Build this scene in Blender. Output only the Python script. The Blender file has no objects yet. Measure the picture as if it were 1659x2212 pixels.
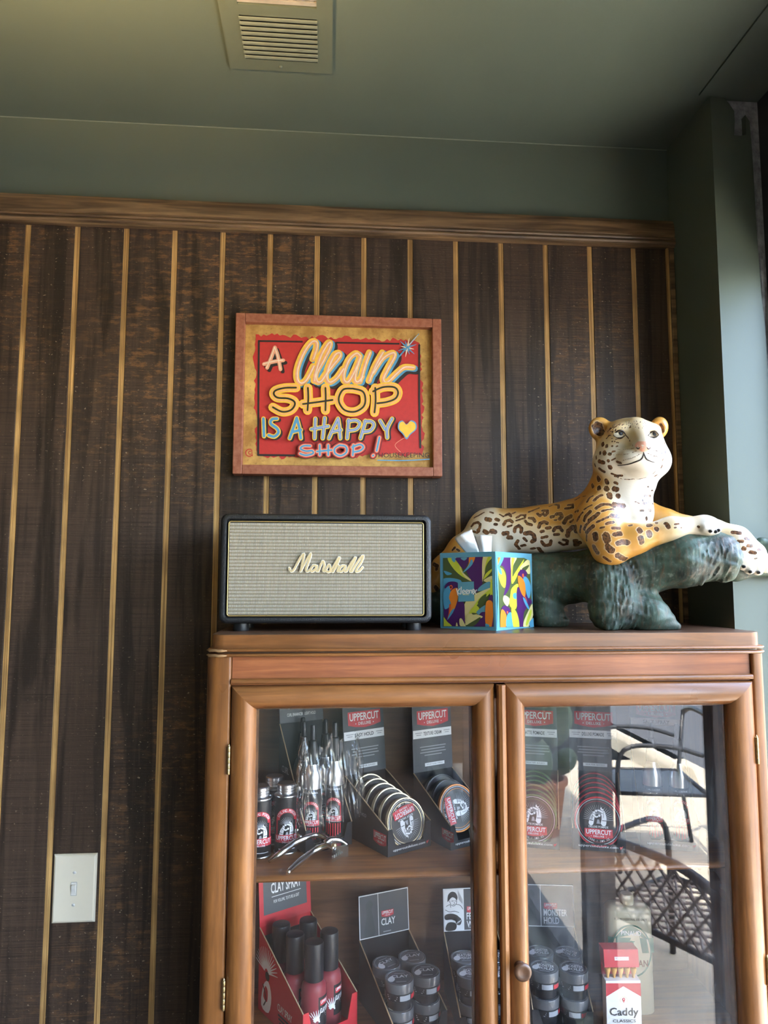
import bpy, bmesh, math, random
import numpy as np
from mathutils import Vector, Matrix
from mathutils.geometry import tessellate_polygon
random.seed(7); rng = np.random.default_rng(7)
PI = math.pi
SC = bpy.context.scene
C = SC.collection

# ------------------------------------------------------------------ camera
W, H, F = 1659, 2212, 1536.0
DCAM, EYE = 1.49358, 1.50
PITCH, YAW, ROLL = 0.0975053, -0.0794196, -0.0010642
RM = (Matrix.Rotation(YAW, 3, 'Z') @ Matrix.Rotation(PITCH, 3, 'X') @ Matrix.Rotation(ROLL, 3, 'Y'))
CAM = Vector((0, -DCAM, EYE))
cd = bpy.data.cameras.new('camera'); cam = bpy.data.objects.new('camera', cd); C.objects.link(cam)
cd.sensor_fit = 'VERTICAL'; cd.sensor_height = 36.0; cd.lens = F / H * 36.0
cd.clip_start = 0.02; cd.clip_end = 200
m = Matrix.Identity(4)
for i in range(3):
    m[i][0] = RM[i][0]; m[i][1] = RM[i][2]; m[i][2] = -RM[i][1]; m[i][3] = CAM[i]
cam.matrix_world = m
SC.camera = cam

# ------------------------------------------------------------------ world, sun, exposure
SC.view_settings.view_transform = 'Standard'; SC.view_settings.look = 'None'
SC.view_settings.gamma = 1.0; SC.view_settings.use_curve_mapping = False
SC.view_settings.exposure = 2.3
wd = bpy.data.worlds.new('sky'); SC.world = wd; wd.use_nodes = True
wn = wd.node_tree.nodes; wl = wd.node_tree.links
sky = wn.new('ShaderNodeTexSky'); sky.sky_type = 'NISHITA'; sky.sun_disc = False
sky.sun_elevation = math.radians(56); sky.sun_rotation = math.radians(35)
sky.dust_density = 2.0; sky.air_density = 1.0
bg = wn['Background']; bg.inputs['Strength'].default_value = 1.5
mxw = wn.new('ShaderNodeMix'); mxw.data_type = 'RGBA'; mxw.inputs[0].default_value = 0.35
wl.new(sky.outputs[0], mxw.inputs[6]); mxw.inputs[7].default_value = (0.9, 0.88, 0.84, 1); wl.new(mxw.outputs[2], bg.inputs['Color'])
LAMP = 560.0
sd = bpy.data.lights.new('sun', 'SUN'); sd.energy = 15.0; sd.angle = math.radians(0.6); sd.color = (1.0, 0.94, 0.84)
sun = bpy.data.objects.new('sun', sd); C.objects.link(sun)
sun.rotation_euler = Vector((0.31, -0.35, -1.0)).to_track_quat('-Z', 'Y').to_euler()
# window portals help sample the sky through the two glazed sides of the shop
def portal(name, loc, rot, sx, sy):
    l = bpy.data.lights.new(name, 'AREA'); l.shape = 'RECTANGLE'; l.size = sx; l.size_y = sy
    l.cycles.is_portal = True
    o = bpy.data.objects.new(name, l); C.objects.link(o); o.location = loc; o.rotation_euler = rot
portal('window_portal', (0.95, -2.35, 1.14), (0, PI / 2, 0), 2.0, 4.4)


# ------------------------------------------------------------------ helpers
def ray(px, py):
    return RM @ Vector(((px - W / 2) / F, 1.0, -(py - H / 2) / F))
def at(px, py, Y):
    v = ray(px, py); return CAM + v * ((Y + DCAM) / v.y)
def onz(px, py, Z):
    v = ray(px, py); return CAM + v * ((Z - EYE) / v.z)
def atx(px, py, X):
    v = ray(px, py); return CAM + v * (X / v.x)
def hit(px, py, p, n):
    v = ray(px, py); return CAM + v * ((Vector(p) - CAM).dot(n) / v.dot(n))

def tag(o, label=None, cat=None, group=None, kind=None):
    if label: o['label'] = label
    if cat: o['category'] = cat
    if group: o['group'] = group
    if kind: o['kind'] = kind
    return o
def empty(name, loc, rz=0.0, label=None, cat=None, group=None, kind=None, rot=None):
    o = bpy.data.objects.new(name, None); C.objects.link(o)
    o.empty_display_size = 0.02
    o.location = loc; o.rotation_euler = rot if rot else (0, 0, rz)
    return tag(o, label, cat, group, kind)

class MB:
    """collects shapes in one mesh"""
    def __init__(s): s.v = []; s.f = []; s.m = []
    def add(s, vs, fs, mi=0):
        b = len(s.v); s.v += [tuple(x) for x in vs]
        s.f += [tuple(i + b for i in f) for f in fs]; s.m += [mi] * len(fs); return s
    def box(s, x0, x1, y0, y1, z0, z1, mi=0, bev=0.0):
        if bev <= 0:
            vs = [(x, y, z) for x in (x0, x1) for y in (y0, y1) for z in (z0, z1)]
            return s.add(vs, [(0, 1, 3, 2), (4, 6, 7, 5), (0, 4, 5, 1), (2, 3, 7, 6), (0, 2, 6, 4), (1, 5, 7, 3)], mi)
        bm = bmesh.new(); bmesh.ops.create_cube(bm, size=1)
        for v in bm.verts:
            v.co = Vector(((x0 + x1) / 2 + v.co.x * (x1 - x0), (y0 + y1) / 2 + v.co.y * (y1 - y0), (z0 + z1) / 2 + v.co.z * (z1 - z0)))
        bmesh.ops.bevel(bm, geom=bm.edges[:], offset=bev, segments=2, affect='EDGES', profile=0.5)
        bm.verts.index_update()
        s.add([v.co for v in bm.verts], [[v.index for v in f.verts] for f in bm.faces], mi); bm.free(); return s
    def prism(s, pts, axis, a, b, mi=0):
        """closed 2D outline pts extruded along axis 'x','y','z' from a to b"""
        def p3(p, t):
            return {'x': (t, p[0], p[1]), 'y': (p[0], t, p[1]), 'z': (p[0], p[1], t)}[axis]
        n = len(pts); vs = [p3(p, a) for p in pts] + [p3(p, b) for p in pts]
        fs = [(i, (i + 1) % n, n + (i + 1) % n, n + i) for i in range(n)]
        for t in tessellate_polygon([[Vector((p[0], p[1], 0)) for p in pts]]):
            fs.append(tuple(t)); fs.append(tuple(n + i for i in reversed(t)))
        return s.add(vs, fs, mi)
    def lathe(s, prof, n=28, axis='z', o=(0, 0, 0), mi=0, a0=0.0, a1=2 * PI):
        """profile [(r, h)]; axis z up, or y meaning h runs along -y"""
        full = abs(a1 - a0 - 2 * PI) < 1e-6; m_ = n if full else n + 1
        vs = []; fs = []
        for r, h in prof:
            for k in range(m_):
                a = a0 + (a1 - a0) * k / n
                if axis == 'z': vs.append((o[0] + r * math.cos(a), o[1] + r * math.sin(a), o[2] + h))
                else: vs.append((o[0] + r * math.cos(a), o[1] - h, o[2] + r * math.sin(a)))
        for i in range(len(prof) - 1):
            for k in range(n):
                k2 = (k + 1) % m_
                fs.append((i * m_ + k, i * m_ + k2, (i + 1) * m_ + k2, (i + 1) * m_ + k))
        return s.add(vs, fs, mi)
    def tube(s, pts, r, n=8, closed=False, mi=0, cap=True):
        P = [Vector(p) for p in pts]; N = len(P); vs = []; fs = []
        rr = r if isinstance(r, (list, tuple)) else [r] * N
        up = None
        for i in range(N):
            if closed: t = P[(i + 1) % N] - P[i - 1]
            else: t = P[min(i + 1, N - 1)] - P[max(i - 1, 0)]
            t = t.normalized() if t.length > 1e-9 else Vector((0, 0, 1))
            if up is None:
                up = Vector((0, 0, 1)) if abs(t.z) < 0.9 else Vector((1, 0, 0))
            u = (up - t * up.dot(t)).normalized(); w = t.cross(u); up = u
            for k in range(n):
                a = 2 * PI * k / n; vs.append(P[i] + (u * math.cos(a) + w * math.sin(a)) * rr[i])
        L = N if closed else N - 1
        for i in range(L):
            j = (i + 1) % N
            for k in range(n):
                k2 = (k + 1) % n; fs.append((i * n + k, i * n + k2, j * n + k2, j * n + k))
        if cap and not closed:
            fs.append(tuple(reversed(range(n)))); fs.append(tuple((N - 1) * n + k for k in range(n)))
        return s.add(vs, fs, mi)
    def mesh(s, name, mats, smooth=False):
        me = bpy.data.meshes.new(name); me.from_pydata([tuple(v) for v in s.v], [], s.f)
        for mt in (mats if isinstance(mats, (list, tuple)) else [mats]): me.materials.append(mt)
        if len(set(s.m)) > 1: me.polygons.foreach_set('material_index', s.m)
        me.update()
        bm = bmesh.new(); bm.from_mesh(me); bmesh.ops.recalc_face_normals(bm, faces=bm.faces[:]); bm.to_mesh(me); bm.free()
        if smooth:
            me.polygons.foreach_set('use_smooth', [True] * len(me.polygons))
            if smooth is not True: me.set_sharp_from_angle(angle=math.radians(smooth))
        return me
    def build(s, name, mats, parent=None, smooth=False, world=False, loc=None, rot=None):
        o = bpy.data.objects.new(name, s.mesh(name, mats, smooth)); C.objects.link(o)
        if parent:
            o.parent = parent
            if world:
                base = Vector(parent.location); q = parent.parent
                while q: base = base + Vector(q.location); q = q.parent
                for v in o.data.vertices: v.co = v.co - base
        if loc: o.location = loc
        if rot: o.rotation_euler = rot
        return o
def inst(o, name, loc, parent=None, rot=(0, 0, 0), scale=None):
    c = bpy.data.objects.new(name, o.data); C.objects.link(c); c.parent = parent; c.location = loc; c.rotation_euler = rot
    if scale: c.scale = scale
    return c
def copy_tree(o, parent=None):
    c = o.copy(); C.objects.link(c); c.parent = parent
    for ch in o.children: copy_tree(ch, c)
    return c

def catmull(pts, n=6, closed=False):
    P = [Vector(p) for p in pts]; N = len(P); out = []
    R_ = range(N if closed else N - 1)
    for i in R_:
        p0 = P[(i - 1) % N] if closed or i > 0 else P[0]
        p1 = P[i]; p2 = P[(i + 1) % N]
        p3 = P[(i + 2) % N] if closed or i + 2 < N else P[-1]
        for k in range(n):
            t = k / n
            out.append(0.5 * ((2 * p1) + (p2 - p0) * t + (2 * p0 - 5 * p1 + 4 * p2 - p3) * t * t + (3 * p1 - p0 - 3 * p2 + p3) * t ** 3))
    if not closed: out.append(P[-1])
    return out

# flat print: painted shapes and letters laid on a surface through a mapping f(u, v, lift)
_glyph = {}
def glyphs(txt, bold):
    key = (txt, bold)
    if key not in _glyph:
        cu = bpy.data.curves.new('t', 'FONT'); cu.body = txt; cu.size = 1.0; cu.resolution_u = 2
        cu.offset = bold; cu.fill_mode = 'FRONT'
        ob = bpy.data.objects.new('t', cu); me = ob.to_mesh()
        vs = [(v.co.x, v.co.y) for v in me.vertices]; fs = [tuple(p.vertices) for p in me.polygons]
        ob.to_mesh_clear(); bpy.data.objects.remove(ob); bpy.data.curves.remove(cu)
        if vs:
            x0 = min(v[0] for v in vs); x1 = max(v[0] for v in vs); y0 = min(v[1] for v in vs); y1 = max(v[1] for v in vs)
            vs = [((x - x0) / max(x1 - x0, 1e-6), (y - y0) / max(y1 - y0, 1e-6)) for x, y in vs]
            asp = (x1 - x0) / max(y1 - y0, 1e-6)
        else: asp = 1
        _glyph[key] = (vs, fs, asp)
    return _glyph[key]
class Print:
    def __init__(s, fmap, base=0.0003, step=0.00006):
        s.f = fmap; s.h = base; s.step = step; s.mb = MB(); s.mats = []; s.c = 0
    def _mi(s, m_):
        if m_ not in s.mats: s.mats.append(m_)
        return s.mats.index(m_)
    def up(s): s.h += s.step; s.c = 0
    def put(s, m_, vs, fs, dh=None):
        s.mb.add([s.f(x, y, s.h + (dh[i] if dh else 0.0)) for i, (x, y) in enumerate(vs)], fs, s._mi(m_))
    def many(s, m_, strokes, w, smooth=0, shift=(0, 0)):
        s.up()
        for q in strokes: s.stroke(m_, q, w, smooth, False, shift)
    def poly(s, m_, pts, smooth=0):
        s.up()
        if smooth: pts = [(p.x, p.y) for p in catmull([(a, b, 0) for a, b in pts], smooth, True)]
        fs = tessellate_polygon([[Vector((a, b, 0)) for a, b in pts]])
        s.put(m_, pts, [tuple(t) for t in fs])
    def rect(s, m_, x0, y0, x1, y1, n=1):
        s.up(); vs = []; fs = []
        for i in range(n + 1):
            x = x0 + (x1 - x0) * i / n; vs += [(x, y0), (x, y1)]
        for i in range(n): fs.append((2 * i, 2 * i + 2, 2 * i + 3, 2 * i + 1))
        s.put(m_, vs, fs)
    def disc(s, m_, x, y, r, n=28, ry=None):
        s.up(); ry = ry or r
        s.put(m_, [(x + r * math.cos(2 * PI * k / n), y + ry * math.sin(2 * PI * k / n)) for k in range(n)], [tuple(range(n))])
    def ring(s, m_, x, y, r0, r1, n=32, a0=0, a1=2 * PI):
        s.up(); vs = []; fs = []
        for k in range(n + 1):
            a = a0 + (a1 - a0) * k / n
            vs += [(x + r0 * math.cos(a), y + r0 * math.sin(a)), (x + r1 * math.cos(a), y + r1 * math.sin(a))]
        for k in range(n): fs.append((2 * k, 2 * k + 1, 2 * k + 3, 2 * k + 2))
        s.put(m_, vs, fs)
    def stroke(s, m_, pts, w, smooth=0, lift=True, shift=(0, 0)):
        if lift: s.up()
        if smooth:
            ws = w if isinstance(w, (list, tuple)) else None
            q = catmull([(a, b, (ws[i] if ws else 0)) for i, (a, b) in enumerate(pts)], smooth)
            pts = [(p.x, p.y) for p in q]; w = [p.z for p in q] if ws else w
        ww = w if isinstance(w, (list, tuple)) else [w] * len(pts)
        pts = [(a + shift[0], b + shift[1]) for a, b in pts]
        vs = []; fs = []; N = len(pts); s.c += 1; dh = []      # brush layers a few microns apart so that overlaps stay clean
        for i, (a, b) in enumerate(pts):
            dh += [s.c * 4e-6 + i * 2e-6] * 2
            p = pts[max(i - 1, 0)]; q = pts[min(i + 1, N - 1)]
            dx, dy = q[0] - p[0], q[1] - p[1]; L = math.hypot(dx, dy) or 1
            nx, ny = -dy / L * ww[i] / 2, dx / L * ww[i] / 2
            vs += [(a + nx, b + ny), (a - nx, b - ny)]
        for i in range(N - 1): fs.append((2 * i, 2 * i + 1, 2 * i + 3, 2 * i + 2))
        for e in (0, N - 1):
            b0 = len(vs); r = ww[e] / 2
            vs += [(pts[e][0] + r * math.cos(2 * PI * k / 10), pts[e][1] + r * math.sin(2 * PI * k / 10)) for k in range(10)]
            fs.append(tuple(range(b0, b0 + 10))); dh += [s.c * 4e-6 + (-6e-6 if e == 0 else N * 2e-6 + 4e-6)] * 10
        s.put(m_, vs, fs, dh)
    def text(s, m_, txt, x, y, h, w=None, align='c', bold=0.0, ang=0.0, yup=1, shear=0.0):
        """x, y = baseline point (centre / left); h = letter height, w = total width; yup -1 in pixel frames"""
        s.up(); g, fs, asp = glyphs(txt, bold); w = w or asp * h
        ca, sa = math.cos(ang), math.sin(ang); x0 = -w / 2 if align == 'c' else 0
        vs = []
        for a, b in g:
            p = x0 + a * w + shear * b * h; q = b * h * yup
            vs.append((x + p * ca - q * sa, y + p * sa + q * ca))
        s.put(m_, vs, fs)
    def arc_text(s, m_, txt, cx, cy, r, h, a_mid, span, bold=0.02, inward=False):
        s.up(); n = len(txt)
        for i, ch in enumerate(txt):
            if ch == ' ': continue
            t = (i + 0.5) / n - 0.5
            a = a_mid - span * t if not inward else a_mid + span * t
            g, fs, asp = glyphs(ch, bold); w = min(asp, 0.75) * h * 0.9
            rot = a - PI / 2 if not inward else a + PI / 2
            ca, sa = math.cos(rot), math.sin(rot); ox, oy = cx + r * math.cos(a), cy + r * math.sin(a)
            s.put(m_, [(ox + (p - .5) * w * ca - (q - .5) * h * sa, oy + (p - .5) * w * sa + (q - .5) * h * ca) for p, q in g], fs)
    def build(s, name, parent, world=False):
        o = s.mb.build(name, s.mats, parent, world=world)
        if name.endswith('artwork'): o['kind'] = 'stuff'
        return o
# ------------------------------------------------------------------ materials
class NT:
    def __init__(s, name):
        s.m = bpy.data.materials.new(name); s.m.use_nodes = True
        s.n = s.m.node_tree.nodes; s.l = s.m.node_tree.links; s.b = s.n['Principled BSDF']
    def new(s, t, **kw):
        n = s.n.new(t)
        for k, v in kw.items():
            if hasattr(n, k): setattr(n, k, v)
        return n
    def link(s, a, b): s.l.new(a, b)
    def val(s, sock, v):
        if hasattr(v, 'is_output'): s.l.new(v, sock)
        else: sock.default_value = v
    def pos(s, scale=(1, 1, 1), obj=False):
        if obj: src = s.new('ShaderNodeTexCoord').outputs['Object']
        else: src = s.new('ShaderNodeNewGeometry').outputs['Position']
        mp = s.new('ShaderNodeMapping'); mp.inputs['Scale'].default_value = scale; s.link(src, mp.inputs[0]); return mp.outputs[0]
    def noise(s, vec, scale=1.0, detail=4.0, rough=0.5, dist=0.0, out='Fac'):
        n = s.new('ShaderNodeTexNoise'); s.link(vec, n.inputs['Vector']); n.inputs['Scale'].default_value = scale
        n.inputs['Detail'].default_value = detail; n.inputs['Roughness'].default_value = rough; n.inputs['Distortion'].default_value = dist
        return n.outputs[out]
    def ramp(s, fac, stops, interp='LINEAR'):
        r = s.new('ShaderNodeValToRGB'); s.link(fac, r.inputs[0]); e = r.color_ramp; e.interpolation = interp
        while len(e.elements) < len(stops): e.elements.new(0.5)
        for i, (p, c) in enumerate(stops):
            e.elements[i].position = p
            e.elements[i].color = (c, c, c, 1) if isinstance(c, (int, float)) else (*c, 1)
        return r.outputs[0]
    def mix(s, fac, a, b, mode='MIX'):
        n = s.new('ShaderNodeMix', data_type='RGBA', blend_type=mode)
        s.val(n.inputs[0], fac)
        for sock, v in ((n.inputs[6], a), (n.inputs[7], b)):
            if hasattr(v, 'is_output'): s.l.new(v, sock)
            else: sock.default_value = (*v, 1) if len(v) == 3 else v
        return n.outputs[2]
    def math(s, op, a, b=0.0, clamp=False):
        n = s.new('ShaderNodeMath', operation=op, use_clamp=clamp); s.val(n.inputs[0], a); s.val(n.inputs[1], b); return n.outputs[0]
    def bump(s, h, strength=0.3, dist=0.001):
        n = s.new('ShaderNodeBump'); n.inputs['Strength'].default_value = strength; n.inputs['Distance'].default_value = dist
        s.link(h, n.inputs['Height']); s.link(n.outputs[0], s.b.inputs['Normal'])
    def set(s, **kw):
        for k, v in kw.items():
            sock = s.b.inputs[k.replace('_', ' ')]
            if hasattr(v, 'is_output'): s.l.new(v, sock)
            elif isinstance(v, tuple) and len(v) == 3 and sock.type == 'RGBA': sock.default_value = (*v, 1)
            else: sock.default_value = v
        return s
def srgb(r, g, b):
    return tuple(((c / 255) / 12.92 if c / 255 <= 0.04045 else ((c / 255 + 0.055) / 1.055) ** 2.4) for c in (r, g, b))
_plain = {}
def flat(name, col, rough=0.5, metal=0.0, var=0.10, spec=0.5, scale=60, **kw):
    """simple procedural material: colour with a fine noise variation"""
    if name in _plain: return _plain[name]
    t = NT(name); n = t.noise(t.pos(), scale, 3)
    a = tuple(c * (1 - var) for c in col); b = tuple(min(1, c * (1 + var)) for c in col)
    t.set(Base_Color=t.mix(n, a, b), Roughness=rough, Metallic=metal, Specular_IOR_Level=spec)
    t.set(**kw); _plain[name] = t.m; return t.m
M = {}

# dark stained rough-sawn plywood planks: vertical grain figure showing through horizontal saw lines
t = NT('stained_plank')
g1 = t.noise(t.pos((11, 1, 0.75)), 1.5, 4, 0.5, 1.1)
g2 = t.noise(t.pos((85, 1, 4)), 1.0, 3, 0.6)
saw = t.noise(t.pos((4, 1, 420)), 1.0, 4, 0.65)
saw2 = t.noise(t.pos((26, 1, 75)), 1.0, 5, 0.72)
area = t.noise(t.pos((2.2, 1, 1.8)), 1.0, 2, 0.5)
grain = t.ramp(g1, [(0.44, 0), (0.50, 1), (0.60, 1), (0.64, 0.25)])
lines = t.ramp(saw, [(0.34, 0), (0.56, 1)])
base = t.mix(t.math('MULTIPLY', grain, t.math('ADD', t.math('MULTIPLY', lines, 0.75), 0.25)), (0.027, 0.0170, 0.0118), (0.066, 0.040, 0.027))
base = t.mix(t.math('MULTIPLY', t.ramp(g2, [(0.46, 0), (0.66, 1)]), 0.40), base, (0.092, 0.058, 0.038))
base = t.mix(t.math('MULTIPLY', t.ramp(saw, [(0.26, 1), (0.40, 0)]), 0.75), base, (0.011, 0.007, 0.005))
px_ = t.new('ShaderNodeSeparateXYZ'); t.link(t.pos(), px_.inputs[0])
dx = t.math('ADD', px_.outputs[0], 0.22); dz = t.math('MULTIPLY', t.math('ADD', px_.outputs[2], -2.02), 0.75)
spot = t.ramp(t.math('ADD', t.math('MULTIPLY', dx, dx), t.math('MULTIPLY', dz, dz)), [(0.0, 1), (0.11, 0)])
wear = t.math('MULTIPLY', t.ramp(saw2, [(0.50, 0), (0.60, 1)]), t.math('ADD', t.math('MULTIPLY', lines, 0.8), 0.2))
wear = t.math('MULTIPLY', wear, t.math('ADD', t.math('MULTIPLY', grain, 0.7), 0.3))
amt = t.math('MAXIMUM', t.math('MULTIPLY', spot, 0.75), t.ramp(area, [(0.50, 0), (0.66, 0.5)]))
base = t.mix(t.math('MULTIPLY', wear, amt), base, (0.33, 0.155, 0.050))
fl = t.noise(t.pos((150, 1, 220)), 1.0, 2, 0.5)
base = t.mix(t.math('MULTIPLY', t.ramp(fl, [(0.66, 0), (0.71, 1)]), t.ramp(area, [(0.42, 0.15), (0.6, 0.8)])), base, (0.36, 0.27, 0.18))
t.set(Base_Color=base, Roughness=t.ramp(g1, [(0.3, 0.46), (0.7, 0.62)]), Specular_IOR_Level=0.32)
t.bump(t.math('ADD', t.math('MULTIPLY', saw, 1.0), t.math('MULTIPLY', fl, 0.6)), 0.6, 0.0016)
M['plank'] = t.m
t = NT('bare_wood_groove')
ln = t.noise(t.pos((520, 1, 2.5)), 1.0, 2, 0.6); lo = t.noise(t.pos((8, 1, 9)), 1.0, 3)
b_ = t.mix(t.ramp(ln, [(0.40, 0), (0.56, 1)]), (0.34, 0.180, 0.058), (0.74, 0.46, 0.175))
b_ = t.mix(t.math('MULTIPLY', t.ramp(lo, [(0.40, 1), (0.62, 0)]), 0.5), b_, (0.19, 0.10, 0.035))
t.set(Base_Color=b_, Roughness=0.55); t.bump(ln, 0.4, 0.001); M['groove'] = t.m
t = NT('stained_moulding')
g = t.noise(t.pos((1.6, 14, 26)), 2.0, 5, 0.55, 1.3); g2 = t.noise(t.pos((6, 200, 300)), 1.0, 3)
b_ = t.mix(t.ramp(g, [(0.36, 0), (0.62, 1)]), (0.068, 0.039, 0.021), (0.26, 0.157, 0.080))
b_ = t.mix(t.math('MULTIPLY', g2, 0.25), b_, (0.07, 0.042, 0.025))
t.set(Base_Color=b_, Roughness=0.42); t.bump(g2, 0.15, 0.0006); M['moulding'] = t.m
t = NT('green_paint')
n1 = t.noise(t.pos(), 220, 3); n2 = t.noise(t.pos(), 2.5, 3)
t.set(Base_Color=t.mix(n2, (0.080, 0.101, 0.082), (0.094, 0.118, 0.096)), Roughness=0.47, Specular_IOR_Level=0.4)
t.bump(n1, 0.10, 0.0006); M['green'] = t.m
t = NT('rough_concrete')
n1 = t.noise(t.pos(), 55, 6, 0.65); n2 = t.noise(t.pos(), 9, 3)
t.set(Base_Color=t.mix(t.ramp(n1, [(0.3, 0), (0.65, 1)]), (0.20, 0.20, 0.22), (0.46, 0.46, 0.49)), Roughness=0.9)
t.bump(n1, 0.9, 0.006); M['concrete'] = t.m
def cabinet_wood(name, dark, light, gx=(30, 30, 2.0), rough=0.30):
    t = NT(name)
    g = t.noise(t.pos(gx), 2.2, 6, 0.55, 0.7); f = t.noise(t.pos(tuple(c * 9 for c in gx)), 2.0, 3, 0.6); b2 = t.noise(t.pos(), 7, 3)
    c = t.mix(t.ramp(g, [(0.30, 0), (0.68, 1)]), dark, light)
    c = t.mix(t.math('MULTIPLY', t.ramp(f, [(0.42, 0), (0.66, 1)]), 0.16), c, tuple(x * 0.45 for x in dark))
    c = t.mix(t.math('MULTIPLY', t.ramp(b2, [(0.38, 1), (0.55, 0)]), 0.30), c, tuple(x * 0.6 for x in dark))
    t.set(Base_Color=c, Roughness=t.ramp(b2, [(0.3, rough - 0.03), (0.7, rough + 0.12)]), Coat_Weight=0.06, Coat_Roughness=0.25)
    t.bump(f, 0.05, 0.0004); return t.m
M['wood_v'] = cabinet_wood('walnut_upright', (0.140, 0.050, 0.014), (0.305, 0.118, 0.030))
M['wood_h'] = cabinet_wood('walnut_rail', (0.138, 0.051, 0.016), (0.295, 0.118, 0.034), (2.0, 30, 30))
M['wood_red'] = cabinet_wood('red_brown_frieze', (0.210, 0.062, 0.024), (0.42, 0.145, 0.050), (2.0, 30, 40))
M['wood_in'] = cabinet_wood('cabinet_inside', (0.085, 0.036, 0.016), (0.20, 0.090, 0.036), (2.0, 20, 16), 0.38)
M['wood_dk'] = cabinet_wood('dark_worn_top', (0.065, 0.030, 0.016), (0.14, 0.066, 0.032), (2.0, 24, 24), 0.34)
M['raw_wood'] = flat('worn_bare_wood', (0.27, 0.15, 0.062), 0.7, var=0.3)

# panes: thin clear glass = straight-through plus mirror reflection
def glass(name, ior=1.5, boost=1.0, dust=0.0, tint=(1, 1, 1)):
    t = NT(name); t.n.remove(t.b); out = t.n['Material Output']
    tr = t.new('ShaderNodeBsdfTransparent'); tr.inputs[0].default_value = (*tint, 1)
    gl = t.new('ShaderNodeBsdfGlossy'); gl.inputs['Roughness'].default_value = 0.0
    # Schlick reflectance, the same from both faces of the pane
    ge = t.new('ShaderNodeNewGeometry'); dp = t.new('ShaderNodeVectorMath', operation='DOT_PRODUCT')
    t.link(ge.outputs['Normal'], dp.inputs[0]); t.link(ge.outputs['Incoming'], dp.inputs[1])
    c1 = t.math('SUBTRACT', 1.0, t.math('ABSOLUTE', dp.outputs['Value']), True); f0 = ((ior - 1) / (ior + 1)) ** 2
    fr_ = t.math('ADD', f0, t.math('MULTIPLY', t.math('POWER', c1, 5.0), 1 - f0))
    mx = t.new('ShaderNodeMixShader'); t.link(t.math('MULTIPLY', fr_, boost, True), mx.inputs[0])
    t.link(tr.outputs[0], mx.inputs[1]); t.link(gl.outputs[0], mx.inputs[2]); last = mx.outputs[0]
    if dust > 0:
        df = t.new('ShaderNodeBsdfDiffuse'); df.inputs[0].default_value = (0.75, 0.75, 0.76, 1)
        n1 = t.noise(t.pos((40, 40, 9)), 1.6, 5, 0.65, 0.8); n2 = t.noise(t.pos(), 5, 3); n3 = t.noise(t.pos((150, 150, 30)), 1.5, 2)
        k = t.math('MULTIPLY', t.ramp(n1, [(0.40, 0.25), (0.75, 1)]), t.ramp(n2, [(0.40, 0.15), (0.68, 1)]))
        k = t.math('ADD', t.math('MULTIPLY', k, dust), t.math('MULTIPLY', t.ramp(n3, [(0.66, 0), (0.74, 1)]), dust * 0.8))
        m2 = t.new('ShaderNodeMixShader'); t.link(k, m2.inputs[0]); t.link(last, m2.inputs[1]); t.link(df.outputs[0], m2.inputs[2]); last = m2.outputs[0]
    t.link(last, out.inputs[0]); return t.m
M['glass'] = glass('door_glass', 1.5, 1.0, 0.014)
M['glass_dusty'] = glass('dusty_door_glass', 1.55, 1.25, 0.055)
M['window_glass'] = glass('window_glass', 1.45, 1.0)
M['film'] = glass('clear_plastic_film', 1.5, 1.6, 0.06)

M['black'] = flat('black_plastic', (0.012, 0.012, 0.014), 0.38)
M['blackcard'] = flat('black_card', (0.016, 0.017, 0.019), 0.5, spec=0.25)
M['greycard'] = flat('charcoal_card', (0.060, 0.066, 0.074), 0.5)
M['kraft'] = flat('cut_cardboard', (0.42, 0.30, 0.17), 0.85, var=0.25)
M['pwhite'] = flat('printed_white', (0.70, 0.71, 0.72), 0.5, var=0.04)
M['pgrey'] = flat('printed_grey', (0.30, 0.31, 0.33), 0.5, var=0.04)
M['pred'] = flat('printed_red', (0.50, 0.022, 0.035), 0.45, var=0.06)
M['pblack'] = flat('printed_black', (0.012, 0.012, 0.013), 0.45)
M['alu'] = flat('brushed_aluminium', (0.72, 0.72, 0.73), 0.28, 1.0, 0.05)
M['steel'] = flat('nickel_steel', (0.66, 0.65, 0.62), 0.22, 1.0, 0.05)
M['brass'] = flat('aged_brass', (0.48, 0.36, 0.18), 0.35, 1.0, 0.25, scale=180)
M['dark_metal'] = flat('dark_frame_metal', (0.034, 0.034, 0.040), 0.42, 0.3)
# ------------------------------------------------------------------ the room
XR, CEIL, XL, YF = 0.776, 2.496, -4.2, -5.0
M['floor'] = flat('dark_floor_boards', (0.085, 0.060, 0.042), 0.4, var=0.35, scale=8)
tag(MB().box(XL, 0.86, YF, 0.05, -0.05, 0.0).build('floor', M['floor']), kind='structure')
tag(MB().box(XL - .1, 0.95, YF - .1, 0.30, CEIL, CEIL + 0.10).build('ceiling', M['green']), kind='structure')
ceil_seam = MB().box(0.752, 0.870, -4.7, -0.1805, CEIL - 0.004, CEIL + 0.001).build('trim_2', M['green']); tag(ceil_seam, kind='structure')
tag(MB().box(XL - .1, XL, YF, 0.3, 0, CEIL).build('wall_left', M['green']), kind='structure')

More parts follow.
